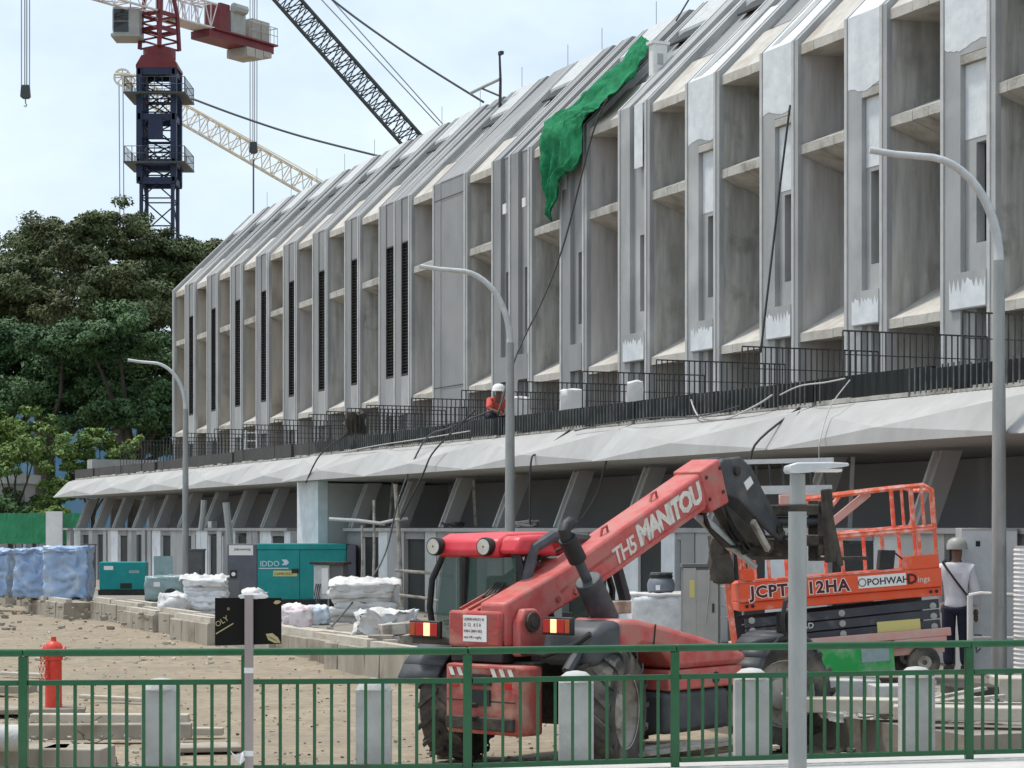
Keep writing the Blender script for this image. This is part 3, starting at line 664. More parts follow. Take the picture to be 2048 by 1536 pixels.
m = MB(); m.M = Rm; m.box(-3.0,-1.15,-1.6,.3,MZ(78),MZ(25)); cabo = m.build('cab', MATS['crane_grey'], TC)
m = MB(); m.M = Rm; m.box(-2.92,-1.9,-1.64,-1.605,MZ(52),MZ(29)).box(-2.92,-1.9,-1.64,-1.605,MZ(74),MZ(54)).box(-3.04,-3.005,-1.5,0,MZ(70),MZ(29)); m.build('window', MATS['glass_dark'], cabo)
m = MB(); m.M = Rm; m.box(-3.1,-1.1,-1.8,.4,MZ(84),MZ(78.5)); m.build('floor', MATS['crane_grey'], cabo)
for o in TC.children:                               # the counter jib is a short one
    if o.name.split('.')[0] in ('counter_jib','counter_jib_deck','winch_house','motor_cabinet','counterweight','handrail'): o.scale.x = .72
def hook_block(label, px, py0, py1, Y, wpx, tail=None, m='rope_thin'):
    p = at(px, py1, Y); t = thing('hook_block', label, 'hook', p)
    s = Y/F
    b = MB(); hw = wpx*s/2; hh = wpx*s*.62
    b.prism([(-hw,.1*hh),(-hw*.8,hh*2),(hw*.8,hh*2),(hw,.1*hh),(hw*.6,-.2*hh),(-hw*.6,-.2*hh)], -hw*.6, hw*.6, 'y'); b.build('block', MATS['crane_dark'], t, bevel=.05)
    MB().tube([(0,0,-.2*hh),(0,0,-.9*hh),(.25*hw,0,-1.2*hh),(.1*hw,0,-1.5*hh),(-.3*hw,0,-1.3*hh)], hw*.14, 6).build('hook', MATS['crane_grey'], t)
    top = at(px, py0, Y).z - p.z
    for k in (-.8, -.15, .25, .8): MB().tube([(k*hw,0,hh*1.9),(k*hw*1.05,0,top)], .035, 4).build('rope', MATS[m], t)
    if tail: MB().tube([(0,0,-hh*1.3),(0,0,at(px,tail,Y).z - p.z)], .07, 5).build('sling', MATS['rope'], t)
hook_block('dark hook block hanging on four ropes from the top left corner', 51, -300, 195, 128, 20)
hook_block('dark hook block with a long sling hanging right of the crane mast', 507, -300, 305, 165, 17, tail=560)
# yellow luffing jib
LY = 175.0; p0, p1 = at(262, 168, LY), at(760, 455, LY)
t = thing('luffing_crane', 'pale yellow lattice jib rising from behind the roof to the left', 'crane', (p1.x, p1.y, 0))
m = MB(); m.M = Matrix.Translation(-Vector((p1.x, p1.y, 0))); lattice(m, p0, p1, 1.3, 1.5, 24, .075, .045); m.build('jib', MATS['crane_yellow'], t)
m = MB(); m.M = Matrix.Translation(-Vector((p1.x, p1.y, 0))); c = at(245,155,LY)
m.lathe([(.6,-.08),(.75,-.08),(.75,.08),(.6,.08),(.6,-.08)], c, 'y', 18, False); m.lathe([(.4,-.08),(.52,-.08),(.52,.08),(.4,.08),(.4,-.08)], at(258,162,LY), 'y', 16, False)
for q in range(4):
    v_ = Vector((math.cos(q*.785)*.7, 0, math.sin(q*.785)*.7)); m.tube([c-v_, c+v_], .05, 4)
m.tube([c, p0], .18, 6); m.tube([at(228,148,LY), at(270,150,LY)], .15, 5); m.build('sheave_head', MATS['crane_yellow'], t)
for px in (238, 246):
    m = MB(); m.M = Matrix.Translation(-Vector((p1.x, p1.y, 0))); m.tube([at(px,165,LY), at(px+2,470,LY)], .045, 4); m.build('rope', MATS['rope_thin'], t)
m = MB(); m.M = Matrix.Translation(-Vector((p1.x, p1.y, 0))); m.tube([at(270,150,LY), at(600,335,LY), at(760,430,LY)], .04, 4); m.build('pendant', MATS['crane_yellow'], t)
m = MB(); m.box(-1.6,1.6,-1.6,1.6,0,28); m.build('tower', MATS['crane_yellow'], t)
# dark crawler boom
BY = 120.0; p0, p1 = at(540, -40, BY), at(860, 322, BY); bb = Vector((p1.x, p1.y, 0))
t = thing('lattice_boom', 'dark grey lattice crane boom slanting down behind the roof', 'crane', bb)
m = MB(); m.M = Matrix.Translation(-bb); lattice(m, p0, p1, 1.0, 1.15, 26, .07, .035); m.build('boom', MATS['crane_dark'], t)
for a, b in (((625,-20),(885,258)), ((655,-10),(905,270))):
    m = MB(); m.M = Matrix.Translation(-bb); m.tube([at(*a, BY), at(*b, BY)], .035, 4); m.build('pendant_rope', MATS['rope_thin'], t)
m = MB(); m.box(-1.5,1.5,-1.5,1.5,0,at(0,322,BY).z-.3); m.build('upper_works', MATS['crane_dark'], t)
# overhead cables
def cable(label, pts, Y, r, m='rope', nm='overhead_cable'):
    ps = [at(px, py, Y) for px, py in pts]; b = ps[0].copy(); mb = MB(); mb.M = Matrix.Translation(-b)
    # smooth the polyline
    out = []
    for i in range(len(ps)-1):
        a0, a1, a2, a3 = ps[max(i-1,0)], ps[i], ps[i+1], ps[min(i+2,len(ps)-1)]
        for k in range(8):
            q = k/8; out.append(.5*((2*a1)+(a2-a0)*q+(2*a0-5*a1+4*a2-a3)*q*q+(3*a1-a0-3*a2+a3)*q**3))
    out.append(ps[-1]); mb.tube(out, r, 5)
    return tag(mb.build(nm, MATS[m], None, smooth='all', loc=b), label, 'cable')
cable('sagging dark cable from crane mast down to the roof ridge', [(383,197),(480,233),(600,272),(760,313)], 92, .05)
cable('thick dark cable slanting from the top edge down to the roof mast', [(640,-20),(720,42),(840,125),(968,205)], 62, .035)
cable('thin cable above the green net at the ridge', [(1352,42),(1395,-30)], 48, .02, 'cable')
# ================================================================ on the terrace block
def bthing(name, label, cat, group=None): return thing(name, label, cat, P0, ROTB, group)
# roof mast with arm
t = bthing('roof_mast', 'thin grey mast with slanting arm and small camera on the ridge', 'mast')
wr = 2.6
MB().tube([fpt(1000,215,wr), fpt(1001,160,wr), fpt(999,103,wr)], [.05,.04,.03], 6).build('pole', MATS['steel_dark'], t)
MB().tube([fpt(1000,158,wr), fpt(970,172,wr), fpt(942,186,wr)], .045, 6).build('arm', MATS['crane_grey'], t); MB().tube([fpt(962,176,wr), fpt(1000,192,wr)], .03, 5).build('brace', MATS['steel_dark'], t)
MB().box(-.06,.12,-.05,.05,-.04,.05).build('camera', MATS['steel_dark'], t, loc=fpt(1001,107,wr))
# green net
def roofw(px, py, off=.1):
    w_ = 1.0
    for _ in range(30):
        w_ += (fz(px,py,w_) - (KN + w_ + off)) * .5
        w_ = max(-.12, min(3.2, w_))
    return w_
def rp(px, py, off=.1): return fpt(px, py, roofw(px, py, off))
NETL = [rp(1292,82), rp(1245,140), rp(1200,180), rp(1150,220), rp(1105,248), fpt(1090,275,-.10), fpt(1092,330,-.14), fpt(1094,380,-.12), fpt(1098,415,-.1), fpt(1100,440,-.1)]
NETR = [rp(1308,92), rp(1290,128), rp(1262,172), rp(1222,215), rp(1192,235), fpt(1170,262,-.10), fpt(1166,338,-.14), fpt(1136,350,-.12), fpt(1124,400,-.1), fpt(1110,450,-.1)]
def cr_(ps, u):
    x = u*(len(ps)-1); i = min(int(x), len(ps)-2); q = x-i
    a0, a1, a2, a3 = ps[max(i-1,0)], ps[i], ps[i+1], ps[min(i+2,len(ps)-1)]
    return .5*((2*a1)+(a2-a0)*q+(2*a0-5*a1+4*a2-a3)*q*q+(3*a1-a0-3*a2+a3)*q**3)
def netfn(u, v):
    u_ = u + .07*(2*u-1)*noise.noise(Vector((v*14, 7*u, 5))); p = cr_(NETL, v).lerp(cr_(NETR, v), u_)
    f = .13*abs(math.sin(u*9+v*7+2*noise.noise(Vector((u*3,v*6,1))))) + .14*noise.noise(Vector((u*5, v*11, 3))) + .05*noise.noise(Vector((u*19, v*38, 3)))
    return p + Vector((0, -f*.6-.06, f*.6+.05))
t = bthing('debris_net', 'bright green debris net draped over the roof edge and hanging down the fins', 'net')
o = MB().grid(netfn, 40, 110).build('sheet', MATS['net'], t, smooth='all', thick=.01)
# box on roof
t = bthing('junction_box', 'pale plastic junction box with small printed mark perched on a roof fin', 'box')
c = fpt(1316, 122, 1.0); 
MB().cbox(c, (.22,.36,.72)).build('case', MATS['white'], t, bevel=.03); MB().cbox(c+Vector((0,0,.38)), (.28,.44,.06)).build('lid', MATS['white'], t)
M_ = MB(); M_.box(.112,.116,-.07,.07,-.1,.14); M_.build('print', MATS['box_grey'], t, loc=c)
for i in range(5): MB().tube([c+Vector((0,.2,-.3+i*.05)), c+Vector((.1,.45,-.2+.1*math.sin(i*2))), c+Vector((.1,.7+.05*i,.0+.08*math.cos(i*3))), c+Vector((.0,.3,-.35))], .018, 5).build('wire', MATS['cable'], t)
# ropes and hoses hanging on the front
def bcable(label, pts, r, m='cable', nm='hanging_cable'):
    ps = [fpt(*p) for p in pts]; mb = MB(); mb.tube([cr_(ps, i/(6*(len(ps)-1))) for i in range(6*(len(ps)-1)+1)], r, 5)
    o = tag(mb.build(nm, MATS[m], None, smooth='all', loc=P0), label, 'cable'); o.rotation_euler = (0,0,ROTB); return o
bcable('long black cable hanging from the net down to the terrace', [(1215,195,-.2),(1183,275,-.35),(1130,480,-.8),(1085,600,-1.4),(1035,705,-2.2),(995,830,-3.2)], .022)
bcable('black cable hanging from a primed fin to the railing', [(1580,210,-.15),(1565,330,-.3),(1545,500,-.5),(1521,705,-.8)], .022)
bcable('pale hose looping along the black parapet', [(1382,800,-3.55),(1400,835,-3.7),(1450,838,-3.7),(1510,812,-3.7),(1545,790,-3.6)], .016, 'cable_pale')
bcable('brown cable lying across canopy left of the middle lamp', [(1140,860,-3.6),(1080,905,-4.1),(1062,925,-4.35),(1060,1050,-4.3)], .02)
bcable('black cable crossing canopy fold right of the middle lamp', [(1247,862,-3.6),(1215,915,-4.3),(1195,985,-4.2),(1165,1035,-3.6),(1140,1056,-3.4)], .02)
bcable('dark cable crossing the canopy above the boom', [(1600,815,-3.6),(1510,890,-4.3),(1505,960,-4.3)], .02)
bcable('long pale rope from worker down to the scaffold', [(985,820,-3.0),(900,855,-3.6),(850,880,-3.9),(800,990,-4.4),(760,1130,-5.0),(640,1280,-8.0)], .02, 'rope')
bcable('twisted brown cable over the canopy beside white end wall', [(690,870,-3.7),(640,910,-4.2),(612,965,-4.3)], .02)
bcable('black cable from parapet over canopy down to the tangle', [(950,820,-3.5),(870,900,-4.2),(845,950,-4.4),(800,1040,-4.0)], .02)
bcable('thin pale cable drooping along the parapet right of the hose', [(1560,790,-3.75),(1600,772,-3.7),(1650,765,-3.75),(1690,757,-3.7)], .012, 'cable_pale')
bcable('thin dark cable looping under the parapet above the middle canopy', [(1150,862,-3.75),(1200,850,-3.72),(1300,836,-3.75),(1400,832,-3.74),(1480,812,-3.72)], .012)
bcable('pale cable lying along the canopy edge over the white end wall', [(680,905,-3.7),(760,890,-3.72),(840,878,-3.75),(940,862,-3.74)], .012, 'cable_pale')
bcable('pale cord hanging over the canopy at the lift', [(1700,760,-3.6),(1660,815,-4.0),(1640,880,-4.45),(1638,920,-4.45)], .01, 'cable_pale')
# white ladder and sacks on the terrace
t = thing('step_ladder', 'white aluminium step ladder standing on the far terrace', 'ladder', FW(fs(501,-2.6), -2.6, ZT+.06), 0)
for x in (-.2, .2): MB().bar((x,0,0),(x*.75,.1,1.0),.05,.03).build('stile', MATS['white'], t); MB().bar((x,.5,0),(x*.75,.1,1.0),.04,.03).build('rear_stile', MATS['white'], t)
for i in range(4): MB().box(-.2,.2,.0+i*.025,.06+i*.025,.2+i*.24,.23+i*.24).build('rung', MATS['white'], t)
for lab, px, dx in (('white wrapped bundle standing against the railing nearest the worker', 1040, .42), ('broad white wrapped bundle behind the railing under the net', 1145, .5), ('narrow white wrapped bundle behind the railing right of the broad one', 1270, .3)):
    p = FW(fs(px,-2.3), -2.3, ZT+.06)
    tag(MB().lump((0,0,.45),(dx,.4,.92),.03,4,5,px).build('wrapped_bundle', MATS['white_bag'], None, smooth=True, loc=p), lab, 'bundle', 'white bundles on the terrace')
tag(MB().lump((0,0,.5),(.45,.35,1.0),.12,5,6,3).build('sack_heap', MATS['grimy'], None, smooth=True, loc=FW(fs(710,-3.0),-3.0,ZT+.05)), 'brown dried climber heaped against the far railing', 'plant')

# ================================================================ people
def skin_obj(name, pts, edges, m, parent, root=0, sub=2):
    me = bpy.data.meshes.new(name); me.from_pydata([p[:3] for p in pts], edges, []); me.materials.append(m)
    o = bpy.data.objects.new(name, me); COL.objects.link(o); o.parent = parent
    sk = o.modifiers.new('skin', 'SKIN'); sk.use_smooth_shade = True
    lay = me.skin_vertices[0] if me.skin_vertices else None
    if lay is None:
        bpy.context.view_layer.objects.active = o; bpy.ops.object.modifier_remove(modifier='skin'); bpy.ops.object.modifier_add(type='SKIN'); o.modifiers[-1].use_smooth_shade = True; lay = me.skin_vertices[0]
    for i, p in enumerate(pts): lay.data[i].radius = (p[3], p[4] if len(p) > 4 else p[3]); lay.data[i].use_root = (i == root)
    sb = o.modifiers.new('sub', 'SUBSURF'); sb.levels = sub; sb.render_levels = sub
    return o
def hand(parent, wr_, d, side, m):
    d = Vector(d).normalized(); s = d.orthogonal().normalized(); b = MB()
    b.ball(Vector(wr_)+d*.05, (.035,.028,.05), 10, 6)
    for i, (o, l) in enumerate(((-.026,.065),(-.009,.08),(.009,.075),(.026,.055))):
        p = Vector(wr_)+d*.09+s*o; b.tube([p, p+d*l*.5, p+d*l*.9+Vector((0,0,-.015))], [.009,.009,.007], 6)
    p = Vector(wr_)+d*.03+s*.035; b.tube([p, p+d*.03+s*.03, p+d*.06+s*.032], [.011,.010,.008], 6)
    b.build('hand', m, parent, smooth='all')
# worker in white shirt seen from behind, beside the lift
p = FW(fs(1913, -4.3), -4.3, .33)
t = thing('person', 'person in white long sleeved shirt, dark trousers and grey helmet standing by the lift', 'person', p, R(-20)); t.scale = (.95,)*3
body = [(0,0,.95,.15,.11),(0,.0,1.2,.15,.10),(0,.0,1.42,.12,.08),(0,.02,1.53,.055),(0,.05,1.63,.085,.095),(0,.05,1.72,.07,.08),
        (-.19,0,1.42,.06),(-.26,.03,1.15,.045),(-.22,.16,.95,.035),(.19,0,1.42,.06),(.25,-.02,1.15,.045),(.25,.05,.9,.035),
        (-.1,0,.86,.09),(-.11,.01,.48,.065),(-.11,0,.1,.045),(-.11,.11,.04,.04),(.1,0,.86,.09),(.11,.03,.48,.065),(.12,-.02,.1,.045),(.12,.09,.04,.04)]
ed = [(0,1),(1,2),(2,3),(3,4),(4,5),(2,6),(6,7),(7,8),(2,9),(9,10),(10,11),(0,12),(12,13),(13,14),(14,15),(0,16),(16,17),(17,18),(18,19)]
skin_obj('body', body, ed, MATS['skin'], t)
sh = [(a[0],a[1],a[2],a[3]+.03,(a[4] if len(a)>4 else a[3])+.03) for a in (body[0],body[1],body[2],body[6],body[7],body[8],body[9],body[10],body[11])] + [(0,0,.84,.19,.15),(0,.015,1.495,.08,.075)]
skin_obj('shirt', sh, [(10,2),(9,0),(0,1),(1,2),(2,3),(3,4),(4,5),(2,6),(6,7),(7,8)], MATS['shirt_white'], t, 1)
tr = [(0,0,.96,.155,.125)] + [(a[0],a[1],a[2],a[3]+.028) for a in (body[12],body[13],body[14],body[16],body[17],body[18])]
skin_obj('trousers', tr, [(0,1),(1,2),(2,3),(0,4),(4,5),(5,6)], MATS['jeans'], t)
for x in (-.11,.12): MB().lump((x,.06,.05),(.12,.29,.11),.005,4,3,2,.3).build('boot', MATS['black'], t, smooth=True)
MB().lathe([(.142,0),(.14,.05),(.12,.11),(.07,.145),(.01,.155)], (0,.05,1.69), n=18).lathe([(.15,-.012),(.15,.004)], (0,.06,1.69), n=18).build('helmet', MATS['helmet_grey'], t, smooth=True)
MB().tube([(-.16,-.155,1.5),(0,-.175,1.28),(.17,-.14,1.05),(.2,0,1.0),(.1,.16,1.15),(-.1,.15,1.4),(-.16,0,1.53),(-.16,-.155,1.5)], .016, 5).build('strap', MATS['black'], t)
hand(t, (.25,.06,.87), (0,.1,-1), 1, MATS['skin']); hand(t, (-.22,.18,.92), (.2,.6,-.6), -1, MATS['skin'])
# worker crouching on the terrace
p = FW(fs(987, -2.75), -2.75, ZT+.2)
t = thing('person', 'person in red shirt and white helmet crouching behind the terrace parapet', 'person', p, R(30))
body = [(0,0,.35,.14,.11),(-.02,-.12,.55,.15,.11),(-.03,-.2,.72,.12,.09),(-.03,-.25,.8,.05),(-.03,-.28,.88,.08,.09),(-.03,-.28,.94,.06),
        (-.2,-.2,.7,.055),(-.3,-.35,.5,.045),(-.15,-.52,.42,.033),(.16,-.2,.7,.055),(.26,-.36,.5,.045),(.1,-.52,.42,.033),
        (-.1,.0,.33,.085),(-.16,-.38,.42,.065),(-.16,-.2,.08,.045),(-.16,-.33,.04,.04),(.1,0,.33,.085),(.16,-.38,.40,.065),(.16,-.2,.08,.045),(.16,-.33,.04,.04)]
skin_obj('body', body, ed, MATS['skin'], t)
sh = [(a[0],a[1],a[2],a[3]+.03,(a[4] if len(a)>4 else a[3])+.03) for a in (body[0],body[1],body[2],body[6],body[7],body[9],body[10])]
skin_obj('shirt', sh, [(0,1),(1,2),(2,3),(3,4),(2,5),(5,6)], MATS['shirt_red'], t, 1)
tr = [(0,0,.36,.15,.13)] + [(a[0],a[1],a[2],a[3]+.025) for a in (body[12],body[13],body[14],body[16],body[17],body[18])]
skin_obj('trousers', tr, [(0,1),(1,2),(2,3),(0,4),(4,5),(5,6)], MATS['jeans'], t)
for x in (-.16,.16): MB().lump((x,-.28,.05),(.11,.27,.1),.005,4,3,2,.3).build('boot', MATS['black'], t, smooth=True)
MB().lathe([(.145,0),(.14,.05),(.12,.11),(.07,.145),(.01,.155)], (-.03,-.28,.90), n=18).lathe([(.165,-.012),(.165,.004)], (-.03,-.29,.90), n=18).build('helmet', MATS['helmet_white'], t, smooth=True)
hand(t, (.1,-.53,.41), (-.3,-1,-.2), 1, MATS['skin']); hand(t, (-.15,-.53,.41), (.3,-1,-.2), -1, MATS['skin'])

# ================================================================ street lamps
def lamp(label, px, Y, base):
    p = Vector(((px-CX)*Y/F, Y, base)); t = thing('street_lamp', label, 'street lamp', p, 0, 'curved street lamps on the plot')
    H = 7.05 - base; pts = [(0,0,0),(0,0,H*.5),(0,0,H-1.5)]; r = [.10,.085,.07]
    MB().tube(pts, r, 12).build('pole', MATS['galv'], t, smooth=True)
    arc = []
    for i in range(13):
        a = R(90*i/12); arc.append((-.95*(1-math.cos(a)), 0, H-1.5 + 1.3*math.sin(a)))
    arc += [(-1.3,0,H-.17),(-1.62,0,H-.12)]
    MB().tube([(0,0,H-1.52)] + arc, [.066]+[.062-.0015*i for i in range(13)]+[.042,.042], 10).build('arm', MATS['galv_light'], t, smooth=True)
    MB().box(-.035,.035,-.105,-.08,.9,1.25).build('access_door', MATS['galv'], t); MB().lathe([(.17,0),(.17,.03),(.11,.05)], n=12).build('base_plate', MATS['galv'], t)
lamp('curved galvanised street lamp farthest away, in front of the first fins', 371, 59.8, .32)
lamp('curved galvanised street lamp behind the red cab roof', 1020, 38.4, .32)
lamp('curved galvanised street lamp nearest, by the person in white', 1998, 26.6, .32)
# ================================================================ things standing on the plot
PZ = .325
def pw(px, py): return gnd(px, py, PZ)
def scale_at(p): return p.y / F
# blue wrapped pallets
for lab, px0, px1, py1, py0, sd in (('blue plastic wrapped pallet load cut off by the left edge', -50, 22, 1196, 1100, 1), ('blue plastic wrapped pallet load with sagging film, middle of three', 22, 92, 1200, 1098, 2), ('tall blue plastic wrapped pallet load beside the dark grey cabinet', 78, 176, 1203, 1094, 3)):
    p = pw((px0+px1)/2, py1); s = scale_at(p); W, H = (px1-px0)*s, (py1-py0)*s
    t = thing('wrapped_pallet', lab, 'pallet load', p + Vector((0, W*.5, 0)), R(-8+sd*4), 'blue wrapped pallet loads')
    MB().lump((0,0,H*.52), (W*.9, W*.95, H*.96), .05, 2.2, 22, sd, .05, 1.8).build('wrapping', MATS['blue_wrap'], t, smooth='all')
    MB().lump((0,-.02,H*.95), (W*.93, W*.97, H*.10), .06, 4.0, 9, sd+9, .1).build('top_sheet', MATS['blue_wrap'], t, smooth='all')
    for i in range(3): MB().box(-W*.45+i*W*.4, -W*.45+i*W*.4+.1, -W*.46, W*.46, 0, .1).build('pallet_runner', MATS['timber'], t)
def cabinet(label, px0, px1, py0, py1, m='box_dark', d=.45, side=None, name='cabinet', rz=0):
    p = pw((px0+px1)/2, py1); s = scale_at(p); W, H = (px1-px0)*s, (py1-py0)*s
    t = thing(name, label, 'cabinet', p, rz)
    MB().box(-W/2, W/2, 0, d, .06, H-.05).build('case', MATS[m], t, bevel=.01); MB().box(-W/2-.02, W/2+.02, -.02, d+.02, H-.049, H).build('roof', MATS[m], t)
    MB().box(-W/2+.02, W/2-.02, .02, d-.02, 0, .059).build('plinth', MATS['concrete'], t); MB().box(-W/2+.03, W/2-.03, -.012, -.001, .1, H-.09).build('door', MATS[side or m], t)
    MB().box(W*.28, W*.34, -.03, -.0125, H*.45, H*.55).build('handle', MATS['steel_dark'], t); return t, W, H
cabinet('dark grey upright cabinet between blue pallet and small generator', 166, 186, 1088, 1180)
cabinet('dark grey panel cabinet behind the farthest street lamp', 377, 406, 1098, 1188)
# small teal generator
p = pw(245, 1190); s = scale_at(p); W, H = 92*s, 66*s
t = thing('generator', 'small teal generator set on a black skid, lower left', 'generator', p, R(4), 'teal generators')
MB().box(-W/2, W/2, 0, .8, .14, H).build('canopy', MATS['teal'], t, bevel=.025); MB().box(-W/2-.03, W/2+.03, -.03, .83, 0, .138).build('skid', MATS['black'], t)
MB().box(-W*.12, W*.1, -.006, -.001, .25, H*.78).build('door', MATS['teal'], t); MB().box(-W*.05, W*.2, -.012, -.002, .18, .33).build('louvre', MATS['dark_void'], t)
MB().box(-W*.4, -W*.2, -.006, -.001, H*.76, H*.88).build('label_plate', MATS['sticker'], t); MB().box(W*.14, W*.36, -.006, -.001, H*.66, H*.75).build('name_strip', MATS['grey_wrap'], t)
# wrapped machine with a board on top
p = pw(330, 1203); s = scale_at(p)
t = thing('wrapped_machine', 'low machine under clear grey green film beside the small generator', 'machine', p, R(3))
MB().lump((0,.35,26*s), (82*s, .75, 50*s), .04, 4, 8, 4, .12).build('film', MATS['grey_wrap'], t, smooth='all'); MB().lathe([(.12,-.04),(.17,-.03),(.17,.03),(.12,.04)], (.15,-.05,.17), 'y', 14).build('wheel', MATS['black'], t); MB().box(-.28,-.12,-.06,-.045,.38,.5).build('paper_label', MATS['sticker'], t)
tag(MB().box(-19*s,19*s,0,.03,0,42*s).build('panel_board', MATS['grey_wrap'], None, loc=p+Vector((-14*s,.8,48*s))), 'pale green board propped upright on the wrapped machine', 'board')
def sacks(label, px0, px1, py0, py1, layers, sd, film=False, two=2):
    p = pw((px0+px1)/2, py1); s = scale_at(p); W, H = (px1-px0)*s, (py1-py0)*s; h = H/layers
    t = thing('sack_stack', label, 'sack stack', p, R(3), 'stacks of white sacks'); rr = random.Random(sd)
    for i in range(layers):
        for k in range(two):
            MB().lump((rr.uniform(-.09,.09)+(k-.5*(two-1))*W/two*.98, .35+rr.uniform(-.08,.08), h*(i+.5)), (W/two*rr.uniform(.9,1.05), .8, h*rr.uniform(1.15,1.5)), .045, 4, 9, sd+i*3+k, .25).build('sack', MATS['white_bag' if not film else 'white_wrap'], t, smooth='all')
    def dr(u, v):
        x = (u-.5)*W*1.12; return (x, -.1+v*.95, H + .07 + .09*noise.noise(Vector((u*5,v*4,sd))) + .05*noise.noise(Vector((u*13,v*11,sd))) - .45*max(0,abs(u-.5)-.42)*6*h - (.6*h if v < .1 else 0))
    MB().grid(dr, 30, 22).build('cover', MATS['white_bag'], t, smooth='all', thick=.015)
    return p, s
sacks('wrapped stack of white sacks left of the big teal generator', 364, 448, 1160, 1228, 6, 3, True, 1)
sacks('broad stack of white cement sacks right of the big teal generator', 665, 795, 1168, 1244, 6, 8, False, 1)
def bag(label, px, py, wpx, hpx, m, sd, amp=.06, dy=0.0):
    p = pw(px, py); s = scale_at(p); W, H = wpx*s, hpx*s
    return tag(MB().lump((0,W*.35,H*.5), (W, W*.7, H), amp, 4.5, 8, sd, .45).build('bag', MATS[m], None, smooth='all', loc=p+Vector((0,dy,0))), label, 'bag', 'loose bags on the plot')
bag('crumpled white bag slumped left of the wrapped sack stack', 345, 1230, 56, 42, 'white_bag', 5)
bag('white bag with pink print right of the black board', 592, 1256, 60, 44, 'bag_pink', 6)
bag('pale blue crumpled bag against the cement sacks', 636, 1250, 44, 38, 'bag_blue', 7)
bag('white plastic sheet bunched over bricks beside the red machine', 768, 1290, 104, 66, 'white_bag', 8, .12)
bag('blue grey crumpled bag behind the tail light', 812, 1268, 40, 46, 'bag_blue', 12, .08)
bag('white crumpled bag at the foot of the plot behind the black board', 500, 1246, 50, 62, 'white_bag', 14, .06, .6)
# big teal generator
p = pw(583, 1212); s = scale_at(p); H = 124*s; L0, L1 = -128*s, 129*s
t = thing('generator', 'big teal generator set with grey control end behind the sacks', 'generator', p, R(2), 'teal generators')
x1, x2 = L0+60*s, L1-19*s
MB().box(L0, x1-.004, 0, 1.15, .15, H).build('control_end', MATS['dark_grey_paint'], t, bevel=.02); MB().box(x1, x2-.004, 0, 1.15, .15, H-.14).build('canopy', MATS['teal'], t, bevel=.015)
MB().box(x1-.006, x2-.004, -.02, 1.17, H-.138, H+.01).build('roof', MATS['teal'], t, bevel=.02); MB().box(x2, L1, .01, 1.14, .15, H-.02).build('radiator_end', MATS['dark_grey_paint'], t, bevel=.02)
MB().box(L0-.04, L1+.04, -.03, 1.18, 0, .148).build('skid', MATS['black'], t)
xm = x1+85*s
d = MB().box(xm, x2-.05, -.012, -.001, .2, H-.2).build('door', MATS['teal'], t); MB().box(xm-.2, xm-.03, -.022, -.002, H*.53, H*.6).build('door_handle', MATS['black'], d)
MB().box(xm-.012, xm-.002, -.016, -.001, .18, H-.15).build('door_gap', MATS['black'], t)
MB().box(L0+.04, L0+.62, -.008, -.001, H-.27, H-.03).build('paper_notice', MATS['sticker'], t)
link('notice_lettering', text_mesh('Jefpowmsig', .085, MATS['black_text']), t, (L0+.17,-.011,H-.15), (R(90),0,0))
MB().box(L0+.07, L0+.23, -.02, -.001, H*.45, H*.58).build('gauge_box', MATS['black'], t); MB().lathe([(.05,-.028),(.05,-.02)], (L0+.15,0,H*.515), 'y', 14).build('gauge', MATS['sticker'], t)
MB().box(L0+.03, L0+.3, -.01, -.001, .2, H*.42).build('hatch', MATS['box_dark'], t)
link('maker_lettering', text_mesh('IDDO', .19, MATS['bag_blue'], sp=.95), t, (x1+.06,-.004,H*.64), (R(90),0,0)); MB().prism([(x1+.58,H*.66),(x1+.7,H*.66),(x1+.76,H*.70),(x1+.7,H*.75),(x1+.58,H*.75),(x1+.64,H*.70)], -.005, -.001, 'y').build('maker_mark', MATS['bag_blue'], t)
MB().box(x1+.04, x1+.74, -.005, -.001, H*.60, H*.615).build('underline', MATS['bag_blue'], t); MB().box(x1+.38, x1+.95, -.006, -.001, H*.48, H*.57).build('caution_strip', MATS['yellow_label'], t)
link('caution_lettering', text_mesh('CAMROSSO', .085, MATS['black_text'], .001), t, (x1+.4,-.009,H*.5), (R(90),0,0))
# distribution box on a stand
p = pw(655, 1228); s = scale_at(p)
t = thing('distribution_box', 'weathered grey electrical box on thin legs in front of the teal generator', 'electrical box', p, R(-18))
MB().box(-30*s, 4*s, 0, .3, 30*s, 98*s).build('case', MATS['galv_light'], t, bevel=.01); MB().box(5*s, 33*s, .02, .3, 34*s, 100*s).build('side_case', MATS['box_dark'], t); MB().box(-36*s, 38*s, -.08, .36, 99*s, 104*s).build('hood', MATS['grimy'], t)
MB().box(-12*s, 2*s, -.02, -.001, 40*s, 92*s).build('door', MATS['white'], t)
for x in (-26*s, 0, 28*s): MB().tube([(x,.05,0),(x,.05,32*s)], .018, 6).build('leg', MATS['galv'], t)
for i in range(3): MB().tube([(-24*s+i*.05,-.01,60*s),(-26*s+i*.05,-.06,40*s),(-20*s+i*.04,-.03,6*s)], .012, 5).build('cable', MATS['cable'], t)
